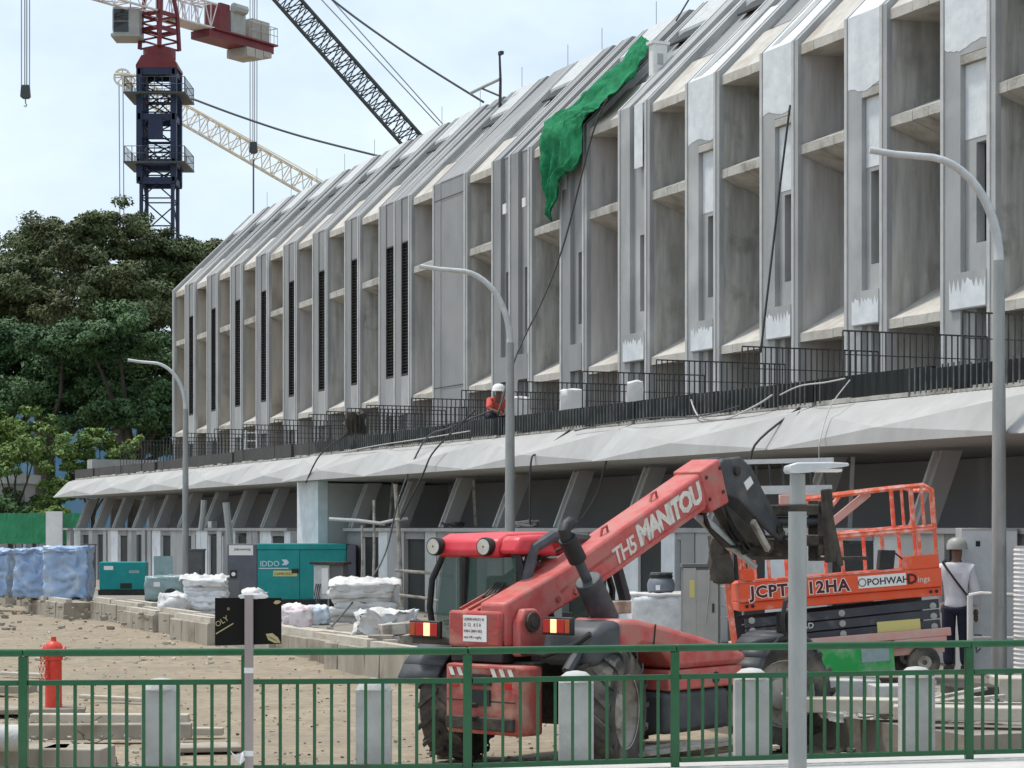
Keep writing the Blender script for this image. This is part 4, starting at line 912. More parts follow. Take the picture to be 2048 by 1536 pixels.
# scaffold poles lashed together by the wall
def pole(label, a, b, r=.035, m='timber_grey', grp='loose scaffold poles by the yard walls'):
    a, b = Vector(a), Vector(b); mb = MB(); mb.M = Matrix.Translation(-a); mid = a.lerp(b,.5)+Vector((.02,0,.02)); mb.tube([a, mid, b], r, 7)
    return tag(mb.build('scaffold_pole', MATS[m], None, smooth=True, loc=a), label, 'pole', grp)
SY = 47.0
def ap(px, py, Y=SY): return at(px, py, Y)
pole('upright scaffold pole standing alone left of the pole frame', ap(745,1215), ap(748,1000), .03)
pole('long horizontal pole across the top of the pole frame', ap(658,1038,46.9), ap(770,1048,46.9), .04, 'galv_light')
pole('shorter horizontal pole running on right from the frame top', ap(762,1046,46.8), ap(816,1037,46.8), .035, 'galv_light')
pole('leaning scaffold pole crossing the rope by the red cab', ap(803,1215), ap(791,968), .05)
pole('thin upright pole in the middle of the pole frame', ap(722,1200), ap(724,1050), .025)
pole('low horizontal pole reaching to the cab window', ap(790,1141,46), ap(905,1153,46), .035)
pole('lowest horizontal pole beside the sack stack', ap(798,1190,45), ap(880,1203,45), .03)
pole('leaning grey pipe behind the big generator control end', ap(462,1130,53), ap(452,1005,53), .09, 'galv')
pole('dark bent pole leaning at the far porch', ap(402,1060,56), ap(408,1000,56), .08, 'galv')
# things to the right of the cab
t, W, H = cabinet('grey upright feeder cabinet with yellow label behind the red bonnet', 1367, 1440, 1128, 1304, 'box_dark', .5, 'box_grey')
MB().box(-W/2-.001, -W*.16, -.02, -.0125, .07, H-.06).build('front_strip', MATS['box_grey'], t); MB().box(-W*.34, -W*.2, -.026, -.021, H*.62, H*.82).build('label_plate', MATS['yellow_label'], t); MB().tube([(W*.2,-.03,H-.02),(W*.19,-.03,H*.7),(W*.1,-.03,H*.35)], .01, 5).build('rope_end', MATS['cable_pale'], t)
p = pw(1318, 1294); s = scale_at(p)
t = thing('wrapped_load', 'clear film wrapped pallet load behind the telehandler bonnet', 'pallet load', p)
MB().lump((0,.5,50*s), (112*s, .95, 102*s), .04, 4, 9, 21, .1).build('wrapping', MATS['white_wrap'], t, smooth='all'); MB().lump((0,.5,103*s), (116*s, .98, 8*s), .02, 5, 7, 23, .1).build('top_sheet', MATS['white_bag'], t, smooth='all')
t = thing('drum', 'dark grey plastic drum with rope coil standing on the wrapped load', 'drum', p+Vector((8*s,.45,108*s)))
MB().lathe([(.18,0),(.215,.02),(.225,.12),(.20,.2),(.175,.225)], n=20).build('shell', MATS['hdpe'], t, smooth=True); MB().lathe([(.18,.226),(.19,.24),(.19,.27),(.15,.275)], n=20).build('rim', MATS['black'], t, smooth=True)
MB().box(-.1,-.03,-.235,-.22,.04,.12).build('label_plate', MATS['sticker'], t)
for i in range(2): MB().tube([(.17*math.cos(a/10*6.28)+.01*i, .17*math.sin(a/10*6.28), .285+.02*i) for a in range(11)], .013, 5).build('rope_coil', MATS['rope'], t)
t = thing('low_rail', 'short white tube rail between feeder cabinet and orange lift', 'railing', pw(1462, 1290))
s = scale_at(pw(1462,1290))
for py in (1174, 1212, 1235): MB().tube([(-22*s,0,(1290-py)*s),(24*s,0,(1290-py)*s)], .018, 6).build('rail', MATS['galv_light'], t)
for x in (-22, 24): MB().tube([(x*s,0,0),(x*s,0,(1290-1172)*s)], .02, 6).build('post', MATS['galv_light'], t)
# white rail and big panels at the right edge
p = pw(1940, 1350); s = scale_at(p)
t = thing('white_rail', 'white painted tube handrail at right edge beside the person', 'railing', p)
MB().tube([(0,0,0),(0,0,159*s)], .04, 8).build('post', MATS['white'], t); MB().tube([(-2*s,0,159*s),(20*s,0,163*s),(130*s,.1,157*s)], .028, 8).build('top_rail', MATS['white'], t, smooth=True); MB().tube([(0,0,75*s),(130*s,.1,72*s)], .022, 8).build('lower_rail', MATS['white'], t)
p = pw(1985, 1345); s = scale_at(p)
t = thing('meter_cabinet', 'tall pale grey meter cabinet behind the person in white', 'cabinet', p + Vector((0,.02,0)), R(4))
MB().box(-62*s, 52*s, 0, .3, 0, 289*s).build('case', MATS['paint_pale'], t, bevel=.01); MB().box(-60*s, 50*s, -.012, -.001, 4*s, 283*s).build('door', MATS['primer'], t)
MB().box(-34*s,-25*s,-.016,-.0125,252*s,263*s).build('number_mark', MATS['black_text'], t); MB().box(-37*s,-22*s,-.016,-.0125,68*s,76*s).build('keyhole_mark', MATS['black_text'], t); MB().tube([(-24*s,-.02,48*s),(-32*s,-.02,40*s),(-34*s,-.02,50*s),(-26*s,-.02,58*s)], .008, 5).build('pull_ring', MATS['steel_dark'], t)
t = thing('corrugated_duct', 'white corrugated duct standing upright at the right edge', 'duct', pw(2056, 1358))
pr = []
for i in range(60): pr.append((.17 + (.012 if i % 2 else 0), i*.028))
MB().lathe(pr, n=18).build('hose', MATS['white'], t)
# dark debris on the near plot: slabs, planks, soil
def slab(label, px, py, lx, ly, lz, rz, m, z=PZ, tilt=0, name='concrete_slab', cat='slab', grp='rubble on the plot edge'):
    p = gnd(px, py, z); o = MB().box(-lx/2, lx/2, -ly/2, ly/2, 0, lz).build(name, MATS[m], None, loc=p, bevel=.012); o.rotation_euler = (0, R(tilt), R(rz)); return tag(o, label, cat, grp)
slab('long pale kerb stone lying under the green lift panel', 1725, 1425, 1.5, .3, .14, -14, 'kerb_top', .4)
slab('rough stained concrete block below the green lift panel', 1700, 1400, .62, .4, .22, -8, 'concrete', .4)
slab('grey concrete block right of the stained one', 1790, 1408, .5, .35, .2, 4, 'concrete', .4)
slab('long pale kerb stone at the right edge below the duct', 1960, 1440, 1.6, .3, .13, -10, 'kerb_top', .4)
slab('flat grey slab lying by the lift wheel', 1880, 1410, .9, .5, .08, 20, 'kerb', .36)
slab('dark wet soil slab right of the bollard', 1960, 1400, .7, .5, .16, 10, 'grimy', .36)
slab('round topped pale block at the right edge', 2035, 1400, .5, .5, .25, 0, 'kerb_top', .36)
rr = random.Random(4)
for i, lab in enumerate(('thin plank leaning across rubble beside the lift wheel','second thin plank lying by the lift wheel','short dark plank in the rubble by the pole')):
    p = gnd(1890+i*28, 1395+i*8, .5); o = MB().box(-.45,.45,-.05,.05,0,.03).build('plank', MATS['timber_grey'], None, loc=p); o.rotation_euler = (0, R(-9+i*4), R(15-i*14)); tag(o, lab, 'plank', 'planks by the lift')
# scattered rubble
def rubble(label, n, px0, px1, py0, py1, z, smin, smax, m, sd):
    rr = random.Random(sd); mb = MB()
    for _ in range(n):
        p = gnd(rr.uniform(px0,px1), rr.uniform(py0,py1), z); s = rr.uniform(smin,smax)
        mb.lump(p+Vector((0,0,s*.2)), (s*rr.uniform(.7,1.6), s*rr.uniform(.7,1.4), s*rr.uniform(.3,.8)), s*.25, 3/s, 1, rr.random()*50, .35)
    o = mb.build('rubble', MATS[m]); o['kind'] = 'stuff'; o['label'] = label; o['category'] = 'rubble'; return o
rubble('small stones and clods scattered over the sandy ground', 700, -60, 1300, 1240, 1560, 0, .008, .035, 'kerb', 1)
rubble('dark clods and wood bits on the sandy ground', 500, 0, 1250, 1260, 1540, 0, .006, .025, 'grimy', 2)
rubble('pale mortar crumbs along the kerb wall', 200, 40, 860, 1225, 1330, .0, .03, .09, 'kerb_top', 3)
rubble('broken concrete and gravel at the right plot edge', 220, 1640, 2060, 1370, 1440, .36, .03, .12, 'concrete', 4)
rubble('gravel heaped at the foot of the right kerb', 160, 1650, 2000, 1490, 1520, 0, .02, .07, 'kerb', 5)
rubble('debris lying on the plot among the pallets', 240, 0, 900, 1190, 1260, PZ, .03, .12, 'platform', 6)
# timber pile under the telehandler side
t = thing('timber_pile', 'heap of grey weathered planks lying by the front wheel', 'timber pile', gnd(1370, 1528, 0), R(18))
for i in range(11):
    rr = random.Random(i+40); o = MB().box(-.75,.75,-.045,.045,0,.03).build('plank', MATS['timber_grey' if i % 3 else 'timber'], t, loc=(rr.uniform(-.15,.2), rr.uniform(-.25,.3), .03+.032*(i//2))); o.rotation_euler = (R(rr.uniform(-8,8)), R(rr.uniform(-6,1)), R(rr.uniform(-9,9)))
# bricks and boards beside the tail light
for i, lab in enumerate(('grey brown block on the kerb left of the tail light','upper grey brown block leaning on the kerb','flat board under the tail light','broken block nearest the red machine')):
    p = gnd(762+i*22, 1292-i*2, .38) + Vector((0, .1*(i % 2), .16 if i in (1,2) else 0)); o = MB().box(-.19,.19,-.14,.14,0,.17).build('block', MATS['brick_mix' if i % 2 == 0 else 'timber_grey'], None, loc=p, bevel=.01); o.rotation_euler = (0, R(-4*i), R(18*i)); tag(o, lab, 'block', 'blocks beside the telehandler')

# ================================================================ telehandler
TH = thing('telehandler', 'faded red telehandler with raised boom and tail lights lit, seen from behind', 'telehandler', (.22,19.65,-.01), R(50))
def wheel(loc, steer, dia=1.14, wid=.42, out=-1):
    o = bpy.data.objects.new('wheel', None); COL.objects.link(o); o.parent = TH; o.location = (loc[0], loc[1], dia/2); o.rotation_euler = (0,0,R(steer)); r = dia/2; h = wid/2
    m = MB(); m.lathe([(r*.56,-h*.86),(r*.70,-h),(r*.86,-h*.98),(r*.93,-h*.85),(r*.955,0),(r*.93,h*.85),(r*.86,h*.98),(r*.70,h),(r*.56,h*.86)], ax='y', n=36, cap=False)
    n = 17
    for sd in (-1, 1):
        for i in range(n):
            a = 2*math.pi*(i+(.5 if sd > 0 else 0))/n; b = a + .30
            def P(ang, rr, y): return (math.sin(ang)*rr, y, math.cos(ang)*rr)
            y0, y1 = sd*h*1.0, sd*h*.02; da = .085
            vs = [P(a,r*.92,y0),P(a+da,r*.92,y0),P(b+da,r*.94,y1),P(b,r*.94,y1),P(a,r*1.0,y0*.97),P(a+da,r*1.0,y0*.97),P(b+da,r*1.0,y1),P(b,r*1.0,y1)]
            m.add(vs, [(0,1,2,3),(7,6,5,4),(0,4,5,1),(1,5,6,2),(2,6,7,3),(3,7,4,0)])
            m.add([P(a,r*.80,y0*.99),P(a+da,r*.80,y0*.99),P(a+da,r*.92,y0*1.03),P(a,r*.92,y0*1.03)], [(0,1,2,3)])
    m.build('tyre', MATS['tyre'], o, smooth=True)
    m = MB(); q = out
    m.lathe([(r*.57,-h*.88),(r*.59,-h*.9),(r*.56,-h*.5),(r*.5,-h*.25),(r*.30,-h*.2),(r*.27,-h*.55),(r*.2,-h*.62),(.01,-h*.63)] if q < 0 else [(r*.57,h*.88),(r*.59,h*.9),(r*.56,h*.5),(r*.5,h*.25),(.01,h*.2)], ax='y', n=28, cap=False)
    for i in range(8):
        a = 2*math.pi*i/8; m.lathe([(.018,q*h*.28),(.018,q*h*.2)], (math.sin(a)*r*.40, 0, math.cos(a)*r*.40), 'y', 6)
    m.build('rim', MATS['rim'], o, smooth=True); return o
wheel((-.02,.93), 20, out=1); wheel((-.06,-.88), 18); wheel((2.72,-.86), -28); wheel((2.72,.93), -28, out=1)
P_ = lambda name, mb, m, par=TH, bev=.015, sm=True: mb.build(name, MATS[m], par, smooth=sm, bevel=bev)
P_('chassis', MB().box(-.45,3.3,-.34,.40,.48,1.0).box(-.1,.12,-.7,.78,.42,.64).box(2.6,2.84,-.7,.78,.42,.64), 'grimy')
cw = P_('counterweight', MB().prism([(-.50,-.50),(-.50,.52),(-.72,.46),(-.78,.40),(-.78,-.40),(-.72,-.46)], .36, .98, 'z'), 'red_dirty', bev=.03)
P_('lower_bumper', MB().box(-.81,-.76,-.40,.40,.40,.52), 'grimy', cw); P_('slot', MB().box(-.80,-.779,-.12,.14,.62,.76), 'dark_void', cw, 0); P_('step_recess', MB().box(-.80,-.779,-.13,.15,.80,.90), 'black', cw, 0)
P_('seam', MB().box(-.785,-.778,-.4,.4,.655,.665), 'black', cw, 0)
P_('tow_eye', MB().tube([(-.78,.05,.50),(-.90,.05,.50),(-.93,.05,.56),(-.90,.05,.62),(-.78,.05,.62)], .022, 8), 'grimy', cw, 0)
P_('reflector', MB().box(-.786,-.779,.26,.36,.78,.83), 'tail_red', cw, 0); P_('reflector', MB().box(-.786,-.779,-.36,-.26,.78,.83), 'tail_red', cw, 0)
P_('edge_bead', MB().box(-.79,-.776,-.395,.395,.955,.975), 'red_paint', cw, 0)
st = MB()
for i in range(8):
    y = -.40+i*.1
    if abs(y) > .12: st.add([(-.787,y,.88),(-.787,y+.05,.88),(-.787,y+.09,.965),(-.787,y+.04,.965)], [(0,1,2,3)])
P_('hazard_stripes', st, 'white_text', cw, 0, False)
P_('rear_frame', MB().box(-.62,-.2,-.12,.50,.99,1.2), 'black')
# boom
bm_poly = [(-.60,1.53),(.26,1.835),(1.33,2.29),(2.71,2.87),(2.82,2.47),(2.55,2.42),(1.33,1.90),(.70,1.64),(.04,1.40),(-.35,1.14),(-.60,1.14)]
boom = P_('boom', MB().prism(bm_poly, -.14, .17, 'y'), 'red_paint', bev=.028)
P_('boom_housing', MB().prism([(-.60,1.44),(.20,1.70),(.75,1.93),(.75,1.7),(.1,1.4),(-.3,1.14),(-.60,1.14)], .172, .50, 'y'), 'red_paint', boom, .03)
P_('boom_collar', MB().prism([(2.42,2.78),(2.76,2.92),(2.94,2.47),(2.60,2.36)], -.16, .19, 'y'), 'red_paint', boom, .02)
P_('inner_boom', MB().prism([(2.80,2.82),(3.02,2.88),(3.10,2.56),(2.90,2.50)], -.10, .14, 'y'), 'grimy', boom)
P_('rear_plate', MB().box(-.66,-.602,-.13,.50,1.13,1.46), 'red_dirty', boom, .03)
P_('pivot_ear', MB().prism([(-.52,1.05),(-.52,1.36),(-.44,1.48),(-.28,1.48),(-.14,1.36),(-.12,1.05)], -.24, -.145, 'y'), 'red_paint', boom, .02)
P_('pivot_pin', MB().lathe([(.09,-.275),(.09,-.24)], (-.36,0,1.36), 'y', 16).lathe([(.05,-.29),(.05,-.275)], (-.36,0,1.36), 'y', 12), 'grimy', boom, 0)
P_('wear_block', MB().lathe([(.03,-.16),(.03,-.141)], (.15,0,1.55), 'y', 6).lathe([(.035,-.16),(.035,-.141)], (.42,0,1.62), 'y', 6), 'red_dirty', boom, 0)
P_('side_flange', MB().bar((.66,-.15,1.655),(2.5,-.15,2.425),.02,.04), 'red_paint', boom, 0)
for x in (.95, 1.75): P_('lifting_eye', MB().tube([(x,-.02,1.71+.425*x-.01),(x+.03,-.02,1.80+.425*x),(x+.10,-.02,1.83+.425*x),(x+.12,-.02,1.76+.425*x)], .014, 6), 'red_dirty', boom, 0)
for x, z in ((2.52,2.72),(2.58,2.5),(2.76,2.82),(2.82,2.58)): P_('bolt', MB().lathe([(.02,-.172),(.02,-.16)], (x,0,z), 'y', 8), 'grimy', boom, 0)
for i in range(3): P_('head_hose', MB().tube([(2.7,.02+.04*i,2.42),(2.85,.02+.04*i,2.2+.03*i),(3.2,.02+.04*i,2.02),(3.6,.03+.04*i,1.98+.02*i)], .018, 6), 'black', boom, 0)
P_('scuff_strip', MB().bar((.2,-.1435,1.62),(1.0,-.1435,1.97),.003,.03), 'red_dirty', boom, 0)
# lettering on the boom side
sl_ = Vector((1,0,.432)).normalized()
def boomtxt(txt, size, x, z, m, off=0.0, par=None, sh=0.0, sp=1.0, ext=.002):
    o = bpy.data.objects.new('lettering', text_mesh(txt, size, MATS[m], ext, sp, sh, off)); COL.objects.link(o); o.parent = par or boom
    o.matrix_local = rot3(sl_, (-.05,0,1), (x,-.1445,z)); return o
boomtxt('TH5', .24, 1.03, 1.845, 'white_text', .004, sp=.82)
boomtxt('MANITOU', .285, 1.42, 2.035, 'white_text', .014, sp=.83)
# rear sticker
P_('sticker', MB().box(-.666,-.6605,.03,.31,1.18,1.42), 'sticker', boom, 0, False)
for i, (tx, sz) in enumerate((('LEBERHARDO B.', .034), ('D 12 . 8 5 0', .042), ('0404-2804 002', .036), ('max.V/P.v mg/ky', .032))):
    o = bpy.data.objects.new('sticker_lettering', text_mesh(tx, sz, MATS['dark_text'], .0008)); COL.objects.link(o); o.parent = boom
    o.matrix_local = rot3((0,-1,0), (0,0,1), (-.6685, .30, 1.372-.054*i))
# hoses
for i in range(4):
    P_('hose', MB().tube([(-.25,.42-.04*i,1.57),(.0,.44-.03*i,1.72),(.25,.42-.02*i,1.84+.015*i),(.6,.32,1.96),(.95,.12,2.14)], .017, 6), 'grimy', boom, 0)
for i in range(3): P_('rib', MB().bar((-.56,.44-.11*i,1.462),(.6,.44-.11*i,1.872),.02,.03), 'red_dirty', boom, 0)
# head and fork carriage: side plates, linkage, cylinder
hd = P_('boom_head', MB().prism([(2.88,2.56),(2.80,2.86),(2.88,2.92),(3.20,2.95),(3.40,2.84),(3.94,2.27),(4.06,2.16),(3.98,2.06),(3.62,2.24),(3.16,2.50)], -.13, -.06, 'y').prism([(2.88,2.56),(2.80,2.86),(2.88,2.92),(3.20,2.95),(3.40,2.84),(3.94,2.27),(4.06,2.16),(3.98,2.06),(3.62,2.24),(3.16,2.50)], .12, .20, 'y').box(3.0,3.22,-.029,.119,2.6,2.9), 'plastic_grey', TH, .02)
P_('tilt_cylinder', MB().tube([(2.75,.1,2.35),(3.35,.1,2.02)], .06, 10).tube([(3.35,.1,2.02),(3.8,.1,1.80)], .035, 8), 'galv_light', hd, 0)
P_('linkage', MB().prism([(2.92,2.46),(3.12,2.44),(3.72,2.10),(3.98,2.06),(4.0,1.96),(3.72,1.90),(3.55,2.04),(3.34,2.08),(3.15,2.22)], -.04, .1, 'y'), 'grimy', hd, .02)
P_('sticker', MB().prism([(3.24,2.68),(3.36,2.75),(3.42,2.68),(3.30,2.60)], -.136, -.1305, 'y'), 'sticker', hd, 0, False)
P_('tilt_link', MB().bar((3.36,-.16,2.28),(3.66,-.16,1.98),.05,.07), 'timber_grey', hd, .01)
for x, z in ((3.1,2.8),(3.9,2.2),(3.72,2.02)): P_('pin', MB().lathe([(.05,-.16),(.05,-.13)], (x,0,z), 'y', 12), 'grimy', hd, 0)
for i in range(3): P_('hydraulic_hose', MB().tube([(3.0,-.02+.03*i,2.5),(3.15,-.1+.05*i,2.2),(3.45,-.08+.05*i,2.0-.03*i),(3.8,-.02,2.0)], .016, 6), 'black', hd, 0)
cg = P_('fork_carriage', MB().box(4.02,4.14,-.62,.72,2.02,2.14).box(4.02,4.14,-.62,.72,2.34,2.46).box(4.02,4.12,-.62,-.54,1.92,2.5).box(4.02,4.12,.64,.72,1.92,2.5).box(4.0,4.1,-.2,.3,1.9,2.1), 'grimy')
P_('carriage_tube', MB().tube([(4.1,-.62,2.28),(4.1,.72,2.28)], .05, 10), 'plastic_grey', cg, 0)
br = P_('backrest', MB().bar((4.2,-.62,2.93),(4.2,.72,2.93),.03,.05).bar((4.16,-.62,2.62),(4.16,.72,2.62),.04,.09), 'galv_light', cg, 0)
for i in range(8): P_('backrest_bar', MB().bar((4.17,-.55+i*.17,2.62),(4.2,-.50+i*.17,2.93),.02,.02), 'black', br, 0)
for y in (-.40,.45): P_('fork', MB().box(4.15,4.22,y-.06,y+.06,1.90,2.5).box(4.15,5.2,y-.06,y+.06,1.86,1.90), 'grimy', cg, .008)
P_('side_link', MB().bar((4.0,-.66,2.62),(4.05,-.68,1.85),.07,.14).bar((4.0,-.66,2.45),(4.2,-.7,1.8),.05,.1), 'grimy', cg)
# cab
def cabpoly(x0, x1): return [(x0,1.0),(x1,1.0)]
cab = P_('cab', MB().box(.05,1.45,.40,1.16,.62,1.12), 'plastic_grey', bev=.03)
roof = P_('cab_roof', MB().prism([(-.14,1.98),(-.10,2.10),(.05,2.155),(.9,2.175),(1.45,2.12),(1.62,2.0),(1.58,1.95),(-.10,1.93)], .36, 1.14, 'y'), 'red_cab', cab, .045)
P_('roof_corner', MB().prism([(-.13,1.97),(-.06,2.13),(.35,2.15),(.5,1.95)], .12, .36, 'y'), 'red_cab', roof, .04)
for y in (1.10, .47): 
    l_ = P_('work_lamp', MB().lathe([(.085,-.20),(.09,-.17),(.08,-.10),(.05,-.05)], (0,y,2.035), 'x', 18), 'black', roof, 0); P_('lens', MB().lathe([(.01,-.203),(.074,-.2015)], (0,y,2.035), 'x', 18, False), 'lamp_lens', l_, 0)
def pillar(pts, r=.033): P_('pillar', MB().tube(pts, r, 8), 'black', cab, 0)
pillar([(-.06,1.10,1.94),(-.10,1.20,1.72),(-.08,1.25,1.45),(.0,1.26,1.12)]); pillar([(-.08,.80,1.94),(-.05,.84,1.6),(.0,.86,1.14)], .04)
pillar([(-.02,.22,1.97),(.0,.16,1.7),(.02,.16,1.2)], .05); pillar([(1.45,1.10,1.94),(1.62,1.18,1.6),(1.6,1.18,1.1)]); pillar([(1.5,.38,1.94),(1.64,.36,1.6),(1.6,.36,1.1)])
P_('rear_glass', MB().grid(lambda u,v: (-.07+.02*math.sin(v*3)-.0, .85-u*.66, 1.15+v*.78), 6, 6), 'glass_tint', cab, 0)
P_('quarter_glass', MB().grid(lambda u,v: (-.07, .87+u*(.36-.13*v), 1.13+v*.80), 4, 6), 'glass_tint', cab, 0)
P_('side_glass', MB().grid(lambda u,v: (-.02+u*1.6, 1.25-.13*v, 1.13+v*.80), 6, 4), 'glass_tint', cab, 0)
P_('front_glass', MB().grid(lambda u,v: (1.62-.12*v, .38+u*.75, 1.13+v*.80), 4, 4), 'glass_tint', cab, 0)
P_('right_arch', MB().tube([(.06,.14,1.2),(.02,.13,1.75),(.12,.13,2.02),(.4,.13,2.13),(.9,.13,2.1),(1.35,.13,1.95),(1.55,.13,1.5)], .06, 8), 'plastic_grey', cab, 0)
P_('seat', MB().box(.45,.95,.55,1.0,1.12,1.25).box(.40,.52,.56,.98,1.22,1.75), 'black', cab, .04); P_('steering_column', MB().tube([(1.3,.78,1.0),(1.15,.78,1.45)], .035, 8).lathe([(.17,0),(.19,.01),(.17,.02)], (1.12,.78,1.46), n=18), 'black', cab, 0)
# engine pod on the right
pod = P_('engine_pod', MB().prism([(-.42,.98),(-.46,1.10),(-.40,1.30),(-.25,1.375),(-.025,1.385),(-.025,.98)], -1.02, -.42, 'y'), 'plastic_grey', bev=.06)
P_('bonnet', MB().prism([(-.02,1.0),(-.02,1.395),(.25,1.385),(.65,1.315),(1.37,1.165),(1.95,1.02),(2.05,.96),(1.9,.90),(.85,.90),(.62,1.10),(.3,1.14)], -1.0, -.42, 'y'), 'red_paint', pod, .06)
P_('bonnet_seam', MB().bar((.50,-.60,1.352),(.50,-1.003,1.30),.012,.012).bar((.50,-1.003,1.33),(.47,-1.003,1.14),.012,.012), 'black', pod, 0)
P_('side_panel', MB().box(.75,1.95,-.98,-.5,.70,.895), 'red_paint', pod, .02); P_('panel_hole', MB().lathe([(.06,-.985),(.06,-.9801)], (1.5,0,.79), 'y', 14), 'dark_void', pod, 0)
P_('fuel_tank', MB().box(.72,1.75,-.96,-.42,.30,.69), 'plastic_grey', TH, .05); P_('step', MB().box(1.78,2.05,-.96,-.45,.30,.62), 'kerb', TH, .03)
P_('fender', MB().tube([(-.62,-.86,.95),(-.45,-.86,1.12),(-.15,-.86,1.18),(.3,-.86,1.14)], .05, 8), 'plastic_grey', TH, 0)
P_('grab_hose', MB().tube([(-.56,-.30,1.10),(-.54,-.55,1.08),(-.50,-.85,1.18),(-.46,-1.0,1.28)], .028, 8), 'black', pod, 0)
P_('filler_cap', MB().lathe([(.05,1.40),(.05,1.45)], (-.22,-.55,0), n=12), 'black', pod, 0)
def tail(y0, y1, z0, z1, x, par, flip=False):
    b = P_('tail_light', MB().box(x, x+.05, y0-.02, y1+.02, z0-.02, z1+.02), 'black', par, .012); w_ = y1-y0
    a = [(0,.18,'tail_amber'),(.2,.48,'tail_red'),(.5,.72,'tail_lit'),(.74,1,'tail_red')]
    for u, v, m in a:
        if flip: u, v = 1-v, 1-u
        P_('lens', MB().box(x-.012, x-.0005, y1-v*w_, y1-u*w_, z0, z1), m, b, .004)
tail(.68, 1.02, 1.21, 1.33, -.60, TH); tail(-.80, -.50, 1.28, 1.40, -.50, pod, True)
P_('light_bracket', MB().box(-.56,-.45,.5,1.05,1.13,1.2), 'grimy')
fe = MB()
for i in range(9):
    a0, a1 = R(25+i*14), R(25+(i+1)*14)
    fe.add([(-.02-math.cos(a)*.62, y, .54+math.sin(a)*.60) for a in (a0,a1) for y in (.70,1.18)], [(0,1,3,2)])
P_('fender', fe.add([], []), 'plastic_grey', TH, 0).modifiers.new('s','SOLIDIFY').thickness = .03
fe = MB()
for i in range(9):
    a0, a1 = R(25+i*14), R(25+(i+1)*14)
    fe.add([(2.72-math.cos(a)*.62, y, .54+math.sin(a)*.62) for a in (a0,a1) for y in (-1.06,-.62)], [(0,1,3,2)])
P_('fender', fe, 'plastic_grey', TH, 0).modifiers.new('s','SOLIDIFY').thickness = .03
ex = P_('exhaust', MB().tube([(.34,-.56,1.36),(.06,-.56,1.74)], .125, 18).tube([(.08,-.56,1.70),(-.10,-.56,1.95)], .05, 10), 'plastic_grey', TH, .01)
P_('tail_pipe', MB().tube([(-.08,-.56,1.92),(-.24,-.56,2.12)], .085, 14).tube([(-.24,-.56,2.1),(-.28,-.56,2.19),(-.25,-.56,2.23),(-.18,-.56,2.26)], .06, 10), 'black', ex, .006)
P_('mirror', MB().tube([(1.9,-.85,1.0),(2.2,-1.0,1.10),(2.55,-1.05,1.12),(2.75,-1.05,1.12)], .025, 8).tube([(2.6,-1.05,1.12),(2.55,-1.05,1.3),(2.6,-1.05,1.48),(2.75,-1.05,1.55)], .025, 8).cbox((2.72,-1.03,1.28),(.28,.14,.2)), 'black', TH, 0)
P_('battery_box', MB().box(.62,1.0,-.36,-.16,1.40,1.52), 'timber', TH, .01)

# ================================================================ scissor lift
SL = thing('scissor_lift', 'orange scissor lift lowered on the plot, worn guard rails and dark arms', 'scissor lift', (4.06,25.65,.30)); SL.rotation_euler = (0, R(-4.5), R(3))
Q = lambda name, mb, m, par=SL, bev=.01: mb.build(name, MATS[m], par, smooth=True, bevel=bev)
ch = Q('chassis', MB().box(-1.25,1.22,.05,1.1,.30,.58).box(-1.25,1.30,-.02,.05,.50,.60), 'pink_dust')
Q('side_panel', MB().box(-.65,.58,-.03,.049,.14,.49), 'lift_green', ch); Q('hatch', MB().box(.18,.52,-.036,-.031,.26,.44), 'grey_wrap', ch, 0); Q('wheel_arch', MB().box(.60,1.24,-.02,.049,.40,.499), 'pink_dust', ch)
for x in (-.98, .95):
    for y in (.06, 1.0):
        wl = Q('wheel', MB().lathe([(.13,-.07),(.19,-.07),(.2,-.04),(.2,.06),(.13,.07)], (x,y,.2), 'y', 22), 'tyre', SL, 0); Q('hub', MB().lathe([(.01,-.066),(.06,-.075),(.13,-.06),(.13,-.05)], (x,y,.2), 'y', 18, False), 'rim', wl, 0)
for i in range(3):
    z = .61 + i*.125
    a = Q('scissor_arm', MB().bar((-1.18,.10,z-.02+.0*i),(1.2,.10,z+.035),.06,.108), 'lift_dark', SL, .006)
    for x in (-1.1, 0, 1.12): Q('pivot_pin', MB().lathe([(.04,.05),(.04,.072)], (x,0,z+.012), 'y', 12).lathe([(.018,.04),(.018,.05)], (x,0,z+.012), 'y', 8), 'box_grey', a, 0)
    Q('rear_arm', MB().bar((-1.18,.95,z-.02),(1.2,.95,z+.035),.06,.108), 'lift_dark', SL, 0)
link('arm_lettering', text_mesh('LOAD', .10, MATS['white_text']), SL, (-.62,.066,.72), (R(90),0,0)); Q('yellow_label', MB().box(.42,.95,.062,.066,.60,.73), 'yellow_label', SL, 0)
dk = Q('platform', MB().box(-1.24,1.24,-.01,1.1,1.10,1.33).box(-1.24,1.24,.03,1.08,.99,1.099), 'orange', SL, .012)
Q('toe_board', MB().box(.78,1.22,-.012,.02,1.331,1.50), 'orange', dk); Q('toe_board', MB().box(-1.2,-1.05,-.012,.02,1.331,1.5), 'orange', dk); Q('deck_edge', MB().box(-1.235,.775,-.012,.03,1.331,1.36), 'orange_worn', dk, 0)
for x in (-1.15,-1.08,1.1,1.17): Q('bolt', MB().lathe([(.022,.018),(.022,.029)], (x,0,1.045), 'y', 8), 'black', dk, 0)
link('lettering', text_mesh('JCPT1012HA', .20, MATS['sticker'], .001, 1.12, 0, .016), dk, (-1.1,-.0115,1.145), (R(90),0,0)); link('lettering', text_mesh('JCPT1012HA', .20, MATS['dark_text'], .0015, 1.12, 0, .007), dk, (-1.1,-.0135,1.145), (R(90),0,0))
